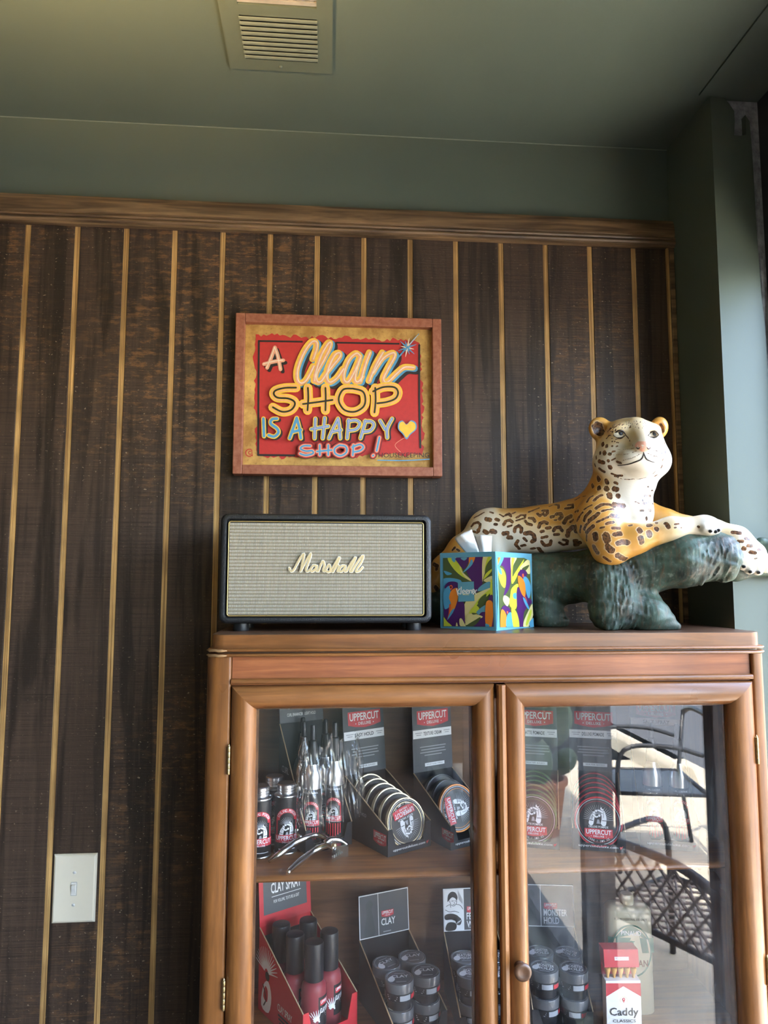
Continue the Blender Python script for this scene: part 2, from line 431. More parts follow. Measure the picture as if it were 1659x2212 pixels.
# back wall: green upper part, sheathing behind the planks
wb = MB().box(XL, XR, 0.004, 0.30, 0, 2.27, 0).box(XL, 0.95, 0.0085, 0.30, 2.27, CEIL, 1)
wall_back = tag(wb.build('wall_back', [M['groove'], M['green']]), kind='structure')
GX0, GS, GW = -0.63687, 0.1016, 0.0116
pm = None
for k in range(-14, 13):
    x0 = GX0 + k * GS + GW / 2
    if pm is None:
        pm = MB().box(0, GS - GW, 0, 0.010, 0.06, 2.268, 0, 0.0009).build('plank', M['plank'], wall_back, loc=(x0, 0, 0))
    else: inst(pm, 'plank', (x0, 0, 0), wall_back)
xl = GX0 + 13 * GS + GW / 2
MB().box(xl, 0.760, 0, 0.010, 0.06, 2.268, 0, 0.0009).build('plank', M['plank'], wall_back)
gm = None
for k in range(-14, 14):
    x = GX0 + k * GS
    if gm is None:
        b = MB().box(-GW / 2 - .0005, GW / 2 + .0005, 0.0022, 0.0075, 0.06, 2.268)
        for q in (-0.0030, 0.0, 0.0030): b.box(q - .0009, q + .0009, 0.0014, 0.0024, 0.06, 2.268)
        gm = b.build('groove_strip', M['groove'], wall_back, loc=(x, 0, 0))
    else: inst(gm, 'groove_strip', (x, 0, 0), wall_back)
# corner batten
bt = MB().box(0.7585, 0.7645, -0.006, 0.009, 0.06, 2.253, 0, 0.0012).box(0.765, 0.7755, -0.0085, 0.009, 0.06, 2.253, 1, 0.0012)
tag(bt.build('trim_3', [M['groove'], M['moulding']]), kind='structure')
prof = [(0.012, 2.316), (-.006, 2.316), (-.008, 2.312), (-.0095, 2.309), (-.0120, 2.302), (-.0135, 2.29), (-.0135, 2.278), (-.0105, 2.2755), (-.0105, 2.2745),
        (-.0145, 2.2730), (-.0162, 2.2698), (-.0145, 2.2668), (-.0122, 2.2660), (-.0150, 2.2642), (-.0168, 2.2605), (-.0150, 2.2570), (-.0112, 2.2555), (-.0112, 2.2512), (0.012, 2.2512)]
tag(MB().tube([(XL, 0.0078, CEIL - .0006), (XR, 0.0078, CEIL - .0006)], 0.0013, 6).build('trim_4', flat('highlit_caulk', (0.15, 0.17, 0.14), 0.4)), kind='structure')  # caulk bead in a paler colour that paints the highlight along the joint
tag(MB().prism(prof, 'x', XL, XR).build('trim_1', M['moulding'], smooth=25), kind='structure')

# right wall: narrow return, window reveal with torn plaster, concrete core, storefront glazing
YR = -0.180
def rz(px, py): p = at(px, py, YR); return (p.x, p.z)
outl = [rz(1522, 204), rz(1541, 207), rz(1562, 211), rz(1574, 222), rz(1586, 240), rz(1587, 262), rz(1586, 292), rz(1600, 293), rz(1612, 290), rz(1611, 262), rz(1610, 248),
        rz(1619, 262), rz(1625, 330), rz(1630, 420), rz(1636, 520), rz(1645, 640), rz(1652, 700)]
xb = outl[-1][0]
outl = [(max(XR, x), min(z, CEIL - 0.001)) for x, z in outl]
outl[0] = (XR, CEIL - .001)
outl += [(xb + .004, 1.7), (xb - .002, 1.2), (xb + .002, 0.7), (xb, 0.0), (XR, 0.0)]
wr = MB().prism(outl, 'y', YR, YR + 0.016, 0)
wr.box(XR, 0.800, YR + 0.016, 0.30, 0, CEIL, 0)
wr.box(0.800, 0.893, YR + 0.014, 0.30, 0, CEIL, 1)
wr.box(XR, 0.893, YF, -4.62, 0, CEIL, 0)
wr.box(XR + .03, 0.893, -4.62, YR + .016, 0, 0.10, 0)
wall_right = tag(wr.build('wall_right', [M['green'], M['concrete']]), kind='structure')
# loose plaster edge and bare patch at the torn corner
pl = MB().prism([rz(1527, 200), rz(1545, 190), rz(1566, 183), rz(1562, 200), rz(1556, 206), rz(1540, 205)], 'y', YR - .003, YR + .002)
pl.prism([rz(1519, 201), rz(1525, 201), rz(1524, 206), rz(1519, 206)], 'y', YR - .004, YR)
M['plaster'] = flat('bare_plaster', (0.55, 0.56, 0.57), 0.9, var=0.2)
pl.build('plaster_patch', M['plaster'], wall_right)
cr_ = MB(); pts_ = []
for i in range(26):
    z = 2.36 - i * 0.055; pts_.append((xb + 0.006 + 0.002 * math.sin(i * 1.7), YR - .002 + 0.016, z))
cr_.tube(pts_, 0.006, 6)
cr_.build('rough_edge', M['concrete'], wall_right)
# storefront window
win = empty('window_1', (0.905, -2.4, 0.0), kind='structure')
MB().box(0.886, 0.945, YR - .025, YR + .03, 0.10, CEIL).build('window_frame', M['dark_metal'], win, world=True)
for (y0, y1) in ((-0.690, -0.645), (-1.528, -1.481), (-2.62, -2.57), (-3.65, -3.60), (-4.64, -4.58)):
    MB().box(0.862, 0.965, y0, y1, 0.10, CEIL, 0, 0.003).build('mullion', M['dark_metal'], win, world=True)
for z0, z1 in ((0.06, 0.14), (2.13, 2.496)):
    MB().box(0.886, 0.955, -4.64, YR - .02, z0, z1).build('transom', M['dark_metal'], win, world=True)
ys = [YR - .025, -0.645, -0.690, -1.481, -1.528, -2.57, -2.62, -3.60, -3.65, -4.58]
for i in range(0, 10, 2):
    MB().box(0.905, 0.911, ys[i + 1], ys[i], 0.14, 2.13).build('glass_pane', M['window_glass'], win, world=True)
# front of the shop behind the viewer
tag(MB().box(XL, 0.893, YF - .1, YF, 0, CEIL).build('wall_front', M['green']), kind='structure')

# ------------------------------------------------------------------ outside
t = NT('sunlit_pavement'); n1 = t.noise(t.pos(), 30, 5, 0.6); n2 = t.noise(t.pos(), 1.6, 3)
c_ = t.mix(n1, (0.36, 0.32, 0.24), (0.50, 0.45, 0.35)); c_ = t.mix(t.ramp(n2, [(0.4, 0), (0.7, 0.4)]), c_, (0.30, 0.27, 0.21))
t.set(Base_Color=c_, Roughness=0.9); t.bump(n1, 0.3, 0.004); M['pave'] = t.m
M['asphalt'] = flat('asphalt', (0.060, 0.063, 0.068), 0.9, var=0.3, scale=90)
og = MB()
og.box(0.86, 3.05, -16, 8, -0.06, -0.002, 0).box(3.05, 30, -40, 30, -0.16, -0.06, 1).box(-12, 3.05, -16, YF - .1, -0.06, -0.002, 0)
tag(og.build('ground', [M['pave'], M['asphalt']]), kind='structure')

# ------------------------------------------------------------------ warm lamp out of view above left; bowl added to send light only upward
lamp = empty('pendant_lamp', (-0.42, -1.00, CEIL), label='unseen warm pendant lamp, its brass bowl added to aim light at the green ceiling', cat='lamp')
MB().lathe([(0, 0), (.05, 0), (.048, -.012), (.02, -.022), (0, -.024)], 24, 'z', (0, 0, 0)).build('canopy', M['brass'], lamp, True)
MB().tube([(0, 0, -.02), (0, 0, -.48)], .003, 8).build('cord', M['black'], lamp)
MB().lathe([(.155, -.375), (.150, -.42), (.115, -.465), (.06, -.487), (.001, -.494), (.001, -.490), (.058, -.483), (.112, -.461), (.146, -.42), (.151, -.375), (.155, -.375)], 32, 'z').build('bowl', M['brass'], lamp, True)
t = NT('lit_bulb'); t.set(Base_Color=(0.9, 0.85, 0.75), Roughness=0.4, Emission_Color=(1.0, 0.66, 0.30), Emission_Strength=LAMP)
MB().lathe([(0.001, -.423)] + [(.032 * math.sin(PI * k / 10), -.455 + .032 * math.cos(PI * k / 10)) for k in range(1, 10)] + [(0.001, -.487)], 20, 'z').build('bulb', t.m, lamp, True)
# ------------------------------------------------------------------ ceiling vent
M['vent_plate'] = flat('painted_vent_plate', (0.094, 0.112, 0.084), 0.42, var=0.06)
vent = empty('ceiling_vent', (-0.0975, -0.36, CEIL), label='painted metal air vent with louvres on the green ceiling', cat='vent')
VX0, VX1, VY0, VY1 = -0.196, 0.001, -0.545, -0.186
OX0, OX1 = -0.163, -0.027
b = MB().box(VX0, OX0, VY0, VY1, CEIL - .0065, CEIL).box(OX1, VX1, VY0, VY1, CEIL - .0065, CEIL)
for y0, y1 in ((-0.214, VY1), (-0.344, -0.320), (VY0, -0.505)): b.box(OX0, OX1, y0, y1, CEIL - .0065, CEIL, 0)
b.build('face_plate', M['vent_plate'], vent, world=True)
M['vent_paint'] = flat('worn_vent_paint', (0.135, 0.155, 0.122), 0.4, var=0.15)
M['vent_in'] = flat('dark_duct', (0.02, 0.02, 0.02), 0.8)
M['vent_pale'] = flat('pale_dusty_fins', (0.20, 0.19, 0.17), 0.6, var=0.25)
MB().box(OX0, OX1, VY0 + .02, VY1 - .02, CEIL - .0012, CEIL - .0004).build('duct_back', M['vent_in'], vent, world=True)
for i in range(9):
    y = -0.2205 - i * 0.01165
    prof = [(y + .0050, CEIL - .0030), (y + .0044, CEIL - .0062), (y + .0018, CEIL - .0090), (y - .0022, CEIL - .0100), (y - .0050, CEIL - .0088), (y - .0054, CEIL - .0076), (y - .0026, CEIL - .0082), (y + .0010, CEIL - .0070), (y + .0032, CEIL - .0030)]
    MB().prism(prof, 'x', OX0 - .001, OX1 + .001).build('louvre_slat', M['vent_paint'], vent, 40, True)
for i in range(13):
    y = -0.350 - i * 0.0125
    MB().prism([(y + .001, CEIL - .001), (y + .002, CEIL - .006), (y - .004, CEIL - .0045), (y - .005, CEIL - .001)], 'x', OX0, OX1).build('louvre_slat', M['vent_pale'], vent, world=True)
for i in range(9):
    x = OX0 + 0.012 + i * 0.0145
    MB().box(x - .003, x + .003, -0.505, -0.345, CEIL - .0035, CEIL - .001).build('fin', M['vent_pale'], vent, world=True)
MB().lathe([(0.0, -.0092), (.0022, -.0090), (.0034, -.0076), (.0036, -.0060)], 12, 'z', (-0.098, -0.1985, CEIL)).build('screw', M['green'], vent, smooth=True, world=True)

# ------------------------------------------------------------------ light switch
sw0 = at(162, 1917, 0.0)
sw = empty('light_switch', (sw0.x, -0.0, sw0.z), label='white toggle light switch plate on the dark plank wall', cat='light switch')
M['ivory'] = flat('ivory_plastic', (0.82, 0.755, 0.62), 0.28, var=0.02)
M['ivory2'] = flat('white_toggle', (0.82, 0.80, 0.76), 0.25, var=0.02)
hw, hh = 0.0408, 0.0640
bm_ = MB(); z0 = 0
lay = [(hw, hh, 0.0), (hw, hh, -.0022), (hw - .0022, hh - .0022, -.0050), (hw - .0045, hh - .0045, -.0062)]
vs = []; fs = []
for (a, c, y) in lay: vs += [(-a, y, -c), (a, y, -c), (a, y, c), (-a, y, c)]
for i in range(3):
    for k in range(4): fs.append((4 * i + k, 4 * i + (k + 1) % 4, 4 * i + 4 + (k + 1) % 4, 4 * i + 4 + k))
fs.append((12, 13, 14, 15)); bm_.add(vs, fs); bm_.build('plate', M['ivory'], sw)
MB().box(-.0055, .0055, -.0068, -.0058, -.0125, .0125).build('toggle_opening', M['pgrey'], sw)
MB().box(-.0049, .0049, -.0071, -.0060, -.0118, .0118).build('toggle_base', M['ivory2'], sw)
tg = MB(); tg.add([(-.0038, -.0070, -.0095), (.0038, -.0070, -.0095), (.0038, -.0070, .0090), (-.0038, -.0070, .0090), (-.0032, -.0120, .0020), (.0032, -.0120, .0020), (.0032, -.0135, .0080), (-.0032, -.0135, .0080)],
                  [(0, 1, 5, 4), (1, 2, 6, 5), (2, 3, 7, 6), (3, 0, 4, 7), (4, 5, 6, 7)]); tg.build('toggle', M['ivory2'], sw)
for z, a in ((0.030, 0.1), (-.030, 0.6)):
    s_ = MB().lathe([(0, -.0), (.0026, 0.0), (.0031, -.0012)], 12, 'y', (0, -.0062, z), 0)
    so = MB().lathe([(0.0, .0014), (.0024, .0011), (.0032, 0.0)], 14, 'y', (0, -.0062, z)).build('screw', M['ivory2'], sw, smooth=True)
    MB().box(-.0027, .0027, -.00785, -.0071, -.0004, .0004).build('slot', M['pgrey'], so, loc=(0, 0, z), rot=(0, a, 0))

# ------------------------------------------------------------------ painted sign
def cp(u, v): return 480 + u * 500 / 1659, 650 + v * 500 / 1659
TL, TR_, BR, BL = (at(*cp(*q), -0.030) for q in ((85, 88), (1568, 125), (1580, 1250), (85, 1248)))
SX0, SX1 = (TL.x + BL.x) / 2, (TR_.x + BR.x) / 2; SZ0, SZ1 = (BL.z + BR.z) / 2, (TL.z + TR_.z) / 2
sign = empty('painted_sign', ((SX0 + SX1) / 2, -0.001, SZ0), label='hand-painted red and yellow sign in a red-brown wooden frame', cat='sign')
t = NT('sign_frame_paint'); g = t.noise(t.pos((12, 12, 12)), 8, 5, 0.6); g2 = t.noise(t.pos((40, 40, 300)), 1, 3)
t.set(Base_Color=t.mix(t.ramp(g, [(0.35, 0), (0.7, 1)]), (0.26, 0.075, 0.036), (0.40, 0.145, 0.078)), Roughness=0.55); t.bump(g2, 0.2, 0.0008); M['sframe'] = t.m
t = NT('sign_ochre'); g = t.noise(t.pos(), 26, 6, 0.65); g2 = t.noise(t.pos(), 190, 3)
c_ = t.mix(t.ramp(g, [(0.34, 0), (0.66, 1)]), (0.36, 0.17, 0.035), (0.66, 0.40, 0.11)); c_ = t.mix(t.ramp(g2, [(0.58, 0), (0.7, 0.5)]), c_, (0.22, 0.10, 0.03))
t.set(Base_Color=c_, Roughness=0.6); M['ochre'] = t.m
def paint(name, c, v=0.18): return flat(name, c, 0.5, var=v, scale=120)
M['sred'] = paint('sign_red', (0.50, 0.028, 0.024), 0.14); M['syel'] = paint('sign_yellow', (0.85, 0.47, 0.045)); M['sblue'] = paint('sign_blue', (0.085, 0.29, 0.48))
M['sblk'] = paint('sign_black', (0.022, 0.016, 0.015)); M['spink'] = paint('sign_pink', (0.76, 0.34, 0.20)); M['slav'] = paint('sign_lavender', (0.42, 0.33, 0.50)); M['spale'] = paint('sign_pale', (0.80, 0.62, 0.44))
FY0, FY1 = -0.031, -0.001; fw = 0.0195
MB().box(SX0 + fw, SX1 - fw, FY0, FY1, SZ1 - fw, SZ1, 0, .0015).build('frame_rail', M['sframe'], sign, world=True)
MB().box(SX0 + fw, SX1 - fw, FY0, FY1, SZ0, SZ0 + fw, 0, .0015).build('frame_rail', M['sframe'], sign, world=True)
MB().box(SX0, SX0 + fw, FY0, FY1, SZ0, SZ1, 0, .0018).build('frame_stile', M['sframe'], sign, world=True)
MB().box(SX1 - fw, SX1, FY0, FY1, SZ0, SZ1, 0, .0018).build('frame_stile', M['sframe'], sign, world=True)
YPAN = -0.016
panel = MB().box(SX0 + fw - .002, SX1 - fw + .002, YPAN, YPAN + .006, SZ0 + fw - .002, SZ1 - fw + .002).build('panel', M['ochre'], sign, world=True)
def smap(u, v, h): p = at(*cp(u, v), YPAN); return (p.x, YPAN - h, p.z)
S = Print(smap, 0.0001, 0.00022)
# ragged red field
edge = []
def ragged(p, q, n, amp):
    for i in range(n):
        a = i / n; x = p[0] + (q[0] - p[0]) * a; y = p[1] + (q[1] - p[1]) * a; L = math.hypot(q[0] - p[0], q[1] - p[1])
        r = random.uniform(-amp, amp) + 6 * math.sin(i * 0.7); edge.append((x - (q[1] - p[1]) / L * r, y + (q[0] - p[0]) / L * r))
ragged((240, 245), (1395, 285), 60, 14); ragged((1420, 300), (1445, 1065), 40, 12); ragged((1430, 1100), (270, 1122), 60, 12); ragged((245, 1110), (228, 250), 40, 12)
S.poly(M['sred'], edge)
K, Yl, B_, Pk, Lv, Pl = M['sblk'], M['syel'], M['sblue'], M['spink'], M['slav'], M['spale']
# black border
S.stroke(K, [(265, 288), (400, 290), (572, 293)], 13); S.stroke(K, [(818, 300), (1265, 308)], 12); S.stroke(K, [(263, 288), (260, 700), (258, 1105)], 14)
S.stroke(K, [(258, 1105), (518, 1108)], 14); S.stroke(K, [(1412, 318), (1412, 700), (1420, 1052)], 13)
# small A
A1 = [[(378, 335), (355, 400), (322, 482)], [(378, 335), (400, 400), (418, 492)], [(300, 455), (370, 437), (438, 428)]]
S.many(K, A1, 26, shift=(17, 17))
S.many(Pk, A1, 27, 4)
S.many(Pl, A1, 7, 4, shift=(-2, -2))
# script "Clean"
CL = [[(646, 420), (672, 340), (668, 296), (632, 300), (580, 372), (537, 480), (533, 560), (560, 592), (600, 565), (650, 470)],
      [(655, 575), (662, 520), (700, 400), (745, 318), (770, 300), (765, 340), (720, 430), (672, 520), (672, 575), (700, 580), (742, 520)],
      [(742, 520), (790, 460), (838, 400), (832, 375), (800, 392), (760, 470), (742, 545), (765, 585), (815, 555), (862, 490)],
      [(985, 400), (955, 378), (905, 420), (868, 510), (868, 570), (898, 580), (940, 510), (985, 405), (955, 500), (945, 565), (965, 582), (1000, 545)],
      [(1052, 372), (1020, 455), (985, 580)],
      [(1145, 372), (1090, 470), (1048, 575)], [(1075, 520), (1145, 415), (1215, 375), (1228, 400), (1185, 480), (1148, 560), (1175, 585), (1245, 520), (1300, 478), (1365, 480)]]
wid = 46
S.many(K, CL, wid + 10, 5, shift=(28, 22))
S.many(B_, CL, wid, 5, shift=(14, 8))
S.many(Yl, CL, wid - 2, 5)
S.many(Pk, CL, wid * 0.48, 5, shift=(5, 3))
S.many(Pl, CL, 8, 5, shift=(9, 0))
# star burst and wand
S.stroke(B_, [(1235, 440), (1320, 340), (1408, 240)], [6, 14, 5])
for k in range(12):
    a = k * PI / 6 + 0.2; r = 66 if k % 2 else 48
    S.stroke(B_ if k % 3 else Pl, [(1325, 340), (1325 + r * math.cos(a), 340 + r * math.sin(a))], [15, 3])
S.stroke(Pl, [(1330, 330), (1400, 252)], [4, 2])
# SHOP
SH = [[[(530, 628), (450, 630), (385, 648), (372, 675), (400, 700), (470, 705), (515, 725), (520, 755), (490, 790), (430, 800), (365, 768)]],
      [[(615, 630), (618, 700), (612, 790)], [(740, 630), (742, 700), (740, 790)], [(580, 745), (680, 732), (790, 716)]],
      [[(935, 635), (870, 640), (838, 690), (840, 740), (880, 790), (950, 800), (1010, 765), (1025, 710), (1005, 655), (935, 635)]],
      [[(1095, 630), (1098, 720), (1090, 805)], [(1080, 655), (1150, 625), (1230, 625), (1258, 660), (1240, 705), (1180, 730), (1110, 740)]]]
S.many(Yl, sum(SH, []), 66, 5)
S.many(Pk, sum(SH, []), 40, 5)
S.many(Yl, sum(SH, []), 26, 5)
S.many(K, sum(SH, []), 13, 5)
# IS A HAPPY
HP = [[[(298, 850), (302, 975)]], [[(395, 850), (360, 855), (350, 885), (395, 920), (405, 950), (375, 978), (335, 968)]],
      [[(535, 845), (510, 920), (485, 990)], [(535, 845), (555, 920), (565, 990)], [(505, 945), (565, 930)]],
      [[(668, 850), (662, 990)], [(735, 845), (720, 990)], [(640, 925), (760, 905)]],
      [[(830, 850), (795, 920), (765, 990)], [(830, 850), (840, 920), (845, 990)], [(785, 945), (850, 930)]],
      [[(905, 860), (895, 990)], [(900, 870), (955, 862), (985, 885), (960, 925), (905, 935)]],
      [[(1025, 865), (990, 990)], [(1020, 870), (1065, 870), (1085, 895), (1060, 935), (1005, 945)]],
      [[(1130, 865), (1165, 925)], [(1215, 850), (1180, 920), (1180, 985)]]]
S.many(K, sum(HP[:3], []), 30, 4, (14, 10)); S.many(K, sum(HP[3:], []), 42, 4, (8, 4))
S.many(Yl, sum(HP, []), 33, 4)
S.many(B_, sum(HP, []), 19, 4)
S.many(Lv, sum(HP[3:], []), 7, 4)
# heart
heart = [(1318, 890), (1350, 862), (1385, 880), (1388, 925), (1345, 965), (1318, 998), (1290, 960), (1258, 925), (1262, 878), (1290, 864)]
S.poly(B_, heart, 4); S.poly(Yl, [(1320 + (x - 1320) * .88, 918 + (y - 918) * .86) for x, y in heart], 4)
# lower SHOP !
S2 = [[[(632, 1045), (585, 1045), (562, 1065), (600, 1082), (645, 1080), (650, 1100), (600, 1112), (560, 1100)]],
      [[(700, 1040), (700, 1110)], [(760, 1040), (760, 1110)], [(680, 1085), (785, 1075)]],
      [[(840, 1040), (805, 1065), (810, 1100), (850, 1115), (890, 1090), (885, 1050), (840, 1040)]],
      [[(940, 1040), (935, 1112)], [(930, 1055), (985, 1035), (1010, 1055), (985, 1080), (940, 1088)]],
      [[(1125, 985), (1105, 1080)], [(1082, 1112), (1078, 1116)]]]
S.many(K, sum(S2, []), 48, 4)
S.many(M['sred'], sum(S2, []), 40, 4)
S.many(Pk, sum(S2, []), 25, 4)
S.many(B_, sum(S2, []), 12, 4)
S.text(K, 'HOUSEKEEPING', 1118, 1128, 34, 360, 'l', 0.0, 0.0, -1)
S.stroke(B_, [(1112, 1147), (1300, 1150), (1480, 1140)], 7, 4)
S.stroke(Pk, [(1275, 1090), (1235, 1040), (1290, 995), (1310, 990)], 3, 4)
S.ring(M['sred'], 198, 1095, 22, 29, 20, 0.5, 5.6); S.ring(M['sred'], 204, 1095, 8, 14, 16, 0.6, 5.4); S.stroke(M['sred'], [(216, 1078), (220, 1118)], 5)
S.build('painted_lettering', sign, world=True)
# ------------------------------------------------------------------ cabinet
ZT = 1.4133; CY = -0.300
cab = empty('display_cabinet', (0.283, -0.15, 0.0), label='walnut display cabinet with two glazed doors against the plank wall', cat='cabinet')
def cb(name, mb, mat, smooth=False, parent=None): return mb.build(name, mat, parent or cab, smooth, True)
def rrect(x0, x1, y0, y1, r, n=6):
    """outline with rounded front corners (y0 is the front)"""
    pts = [(x1, y1), (x0, y1)]
    for k in range(n + 1):
        a = PI + PI / 2 * k / n; pts.append((x0 + r + r * math.cos(a), y0 + r + r * math.sin(a)))
    for k in range(n + 1):
        a = 1.5 * PI + PI / 2 * k / n; pts.append((x1 - r + r * math.cos(a), y0 + r + r * math.sin(a)))
    return pts
TX0, TX1 = -0.1885, 0.7555
tb = MB().prism(rrect(TX0, TX1, CY, -0.004, 0.022), 'z', ZT - .0225, ZT - .0008, 0)
cb('top_board', tb, M['wood_h'], 30)
cb('top_surface', MB().prism(rrect(TX0 + .0006, TX1 - .0006, CY + .0006, -0.0045, 0.022), 'z', ZT - .001, ZT), M['wood_dk'])
for z0, z1, c0 in ((1.3855, 1.3908, 0.0), (1.3775, 1.3830, 0.0)):
    zm, hz = (z0 + z1) / 2, (z1 - z0) / 2; bd = MB()
    outs = []
    for k in range(7):
        a = -PI / 2 + PI * k / 6; outs.append((0.0045 * math.cos(a), zm + hz * math.sin(a)))
    rings = []
    for off, z in outs:
        rings.append([(x, y, z) for x, y in rrect(TX0 - .004 - off * .6, TX1 + .004 + off * .6, CY - .004 - off, -0.004, 0.024)])
    n = len(rings[0]); vs = [p for r in rings for p in r]; fs = []
    for i in range(6):
        for k in range(n): fs.append((i * n + k, i * n + (k + 1) % n, (i + 1) * n + (k + 1) % n, (i + 1) * n + k))
    fs.append(tuple(range(n))); fs.append(tuple(6 * n + k for k in range(n)))
    bd.add(vs, fs); cb('bead_moulding', bd, M['wood_h'], 35)
# worn corner patches of bare wood at the left corner
ch = MB()
for z, r in ((1.3880, 0.0022), (1.3800, 0.0024)):
    pts = []
    for k in range(7):
        a = PI + PI / 2 * (0.25 + 0.75 * k / 6); pts.append((TX0 + .0195 + .0285 * math.cos(a) * 1.0, CY + .0195 + .0285 * math.sin(a), z + .0006 * math.sin(k * 2.1)))
    pts += [(TX0 + .022, CY - .0088, z), (TX0 + .028, CY - .0088, z)]
    ch.tube(pts, [.0008, r * .8, r, r, r * .95, r, r, r * .8, .0006], 8)
cb('worn_corner', ch, M['raw_wood'], True)
cb('bead_core', MB().prism(rrect(TX0 + .001, TX1 - .001, CY + .002, -0.006, 0.022), 'z', 1.3765, ZT - .022), M['wood_dk'])
# posts with rounded fronts
PL0, PL1, PR0, PR1 = -0.1955, -0.1545, 0.7335, 0.7585
def post(x0, x1, rl, rr_):
    pts = [(x1, -0.262), (x0, -0.262)]
    for k in range(7):
        a = PI + PI / 2 * k / 6; pts.append((x0 + rl + rl * math.cos(a), CY + rl + rl * math.sin(a)))
    for k in range(5):
        a = 1.5 * PI + PI / 2 * k / 4; pts.append((x1 - rr_ + rr_ * math.cos(a), CY + rr_ + rr_ * math.sin(a)))
    return MB().prism(pts, 'z', 0.08, 1.3768)
cb('corner_post', post(PL0, PL1, 0.020, 0.004), M['wood_v'], 35)
cb('corner_post', post(PR0, PR1, 0.004, 0.014), M['wood_v'], 35)
cb('side_panel', MB().box(PL0 + .006, PL0 + .022, -0.262, -0.006, 0.08, 1.3768), M['wood_v'])
cb('side_panel', MB().box(PR1 - .018, PR1 - .004, -0.262, -0.006, 0.08, 1.3768), M['wood_v'])
cb('back_panel', MB().box(PL0 + .02, PR1 - .016, -0.014, -0.007, 0.10, 1.375), M['wood_in'])
cb('frieze_panel', MB().box(PL1 + .001, PR0 - .001, CY + .006, CY + .022, 1.331, 1.3768), M['wood_red'])
fr = [(CY + .0065, 1.3422)] + [(CY + .0010 - .0045 * math.cos(-PI / 2 + PI * k / 6) + .0005, 1.3373 + .0045 * math.sin(PI / 2 - PI * k / 6)) for k in range(7)] + [(CY + .0065, 1.3328)]
cb('frieze_bead', MB().prism(fr, 'x', PL1 + .0005, PR0 - .0005), M['wood_h'], 40)
cb('divider_rail', MB().box(PL1, PR0, -0.262, -0.245, 1.300, 1.376), M['wood_in'])
for z0, z1, nm in ((1.0085, 1.0190, 'shelf'), (0.703, 0.715, 'shelf'), (0.44, 0.452, 'shelf')):
    pf = [(-0.016, z0), (-0.262, z0), (-0.2675, z0 + .002), (-0.2695, (z0 + z1) / 2), (-0.2675, z1 - .002), (-0.262, z1), (-0.016, z1)]
    cb(nm, MB().prism(pf, 'x', PL0 + .0225, PR1 - .0185), M['wood_h'], 40)
cb('bottom_board', MB().box(PL0 + .022, PR1 - .018, -0.262, -0.012, 0.08, 0.12), M['wood_in'])
cb('plinth', MB().box(PL1, PR0, CY + .004, -0.262, 0.08, 0.20), M['wood_h'])
for x in (PL0 + .003, PR1 - .030):
    for y in (CY + .004, -0.04): cb('foot', MB().box(x, x + .028, y, y + .030, 0.0, 0.08, 0, .003), M['wood_v'])
# doors: mitred cushion frames
DZ0, DZ1 = 0.205, 1.3300
def door(label, x0, x1, gx0, gx1, gz1, gmat, knob_x, hinge_x):
    """a mesh of the inner rabbet; stiles, rails, pane, hinges and knob are its pieces"""
    gz0 = 0.245
    rb = MB()
    for a, b_, c, d in ((x0 + .004, gx0 + .003, DZ0, DZ1 - .002), (gx1 - .003, x1 - .004, DZ0, DZ1 - .002), (gx0, gx1, DZ0, gz0 + .002), (gx0, gx1, gz1 - .002, DZ1 - .002)):
        rb.box(a, b_, -0.2845, -0.272, c, d)
    D = rb.build('door', M['wood_in'], cab, world=True); D['label'] = label
    pr = [(0.0, -0.284), (0.0, -0.3005), (0.06, -0.3035), (0.25, -0.3075), (0.48, -0.3090), (0.72, -0.3065), (0.90, -0.3005), (0.985, -0.2935), (1.0, -0.2885), (1.0, -0.284)]
    co = [(x0, DZ0), (x1, DZ0), (x1, DZ1), (x0, DZ1)]; ci = [(gx0, gz0), (gx1, gz0), (gx1, gz1), (gx0, gz1)]
    base = Vector(cab.location)
    for k in range(4):
        k2 = (k + 1) % 4; mb = MB(); vs = []; n = len(pr)
        for e in (k, k2):
            for s_, y in pr:
                vs.append((co[e][0] + (ci[e][0] - co[e][0]) * s_, y, co[e][1] + (ci[e][1] - co[e][1]) * s_))
        fs = [(i, i + 1, n + i + 1, n + i) for i in range(n - 1)] + [(n - 1, 0, n, 2 * n - 1), tuple(range(n)), tuple(range(n, 2 * n))]
        mb.add(vs, fs)
        o = mb.build('rail' if k % 2 == 0 else 'stile', M['wood_h'] if k % 2 == 0 else M['wood_v'], D, 50)
        for v in o.data.vertices: v.co -= base
    def sub(nm, mb, mat, smooth=False):
        o = mb.build(nm, mat, D, smooth)
        for v in o.data.vertices: v.co -= base
        return o
    sub('glass_pane', MB().box(gx0 - .003, gx1 + .003, -0.2880, -0.2848, gz0 - .003, gz1 + .003), gmat)
    for z in (1.2145, 0.859):
        h_ = MB()
        for i in range(5):
            h_.lathe([(0.0, 0), (.0026, 0), (.0028, .0006), (.0028, .0078), (.0026, .0084), (0, .0084)], 10, 'z', (hinge_x, -0.3035, z - .022 + i * .0088))
        h_.lathe([(0.0, 0), (.0018, .0005), (.0012, .003), (0, .004)], 10, 'z', (hinge_x, -0.3035, z + .022))
        h_.box(hinge_x - .0022, hinge_x + .0022, -0.302, -0.285, z - .022, z + .022)
        sub('hinge', h_, M['brass'], 40)
    if knob_x:
        kb = MB().lathe([(0, 0), (.0085, 0), (.0080, .004), (.0058, .008), (.0062, .012), (.0120, .0155), (.0140, .019), (.0135, .0225), (.0100, .0240), (.0070, .0228), (.0, .0222)], 26, 'y', (knob_x, -0.3070, 0.8865))
        sub('knob', kb, M['wood_dk'], True)
    return D, sub
dl, subl = door('left glazed door with a clear pane', -0.1525, 0.2795, -0.1135, 0.2450, 1.2925, M['glass'], None, -0.1550)
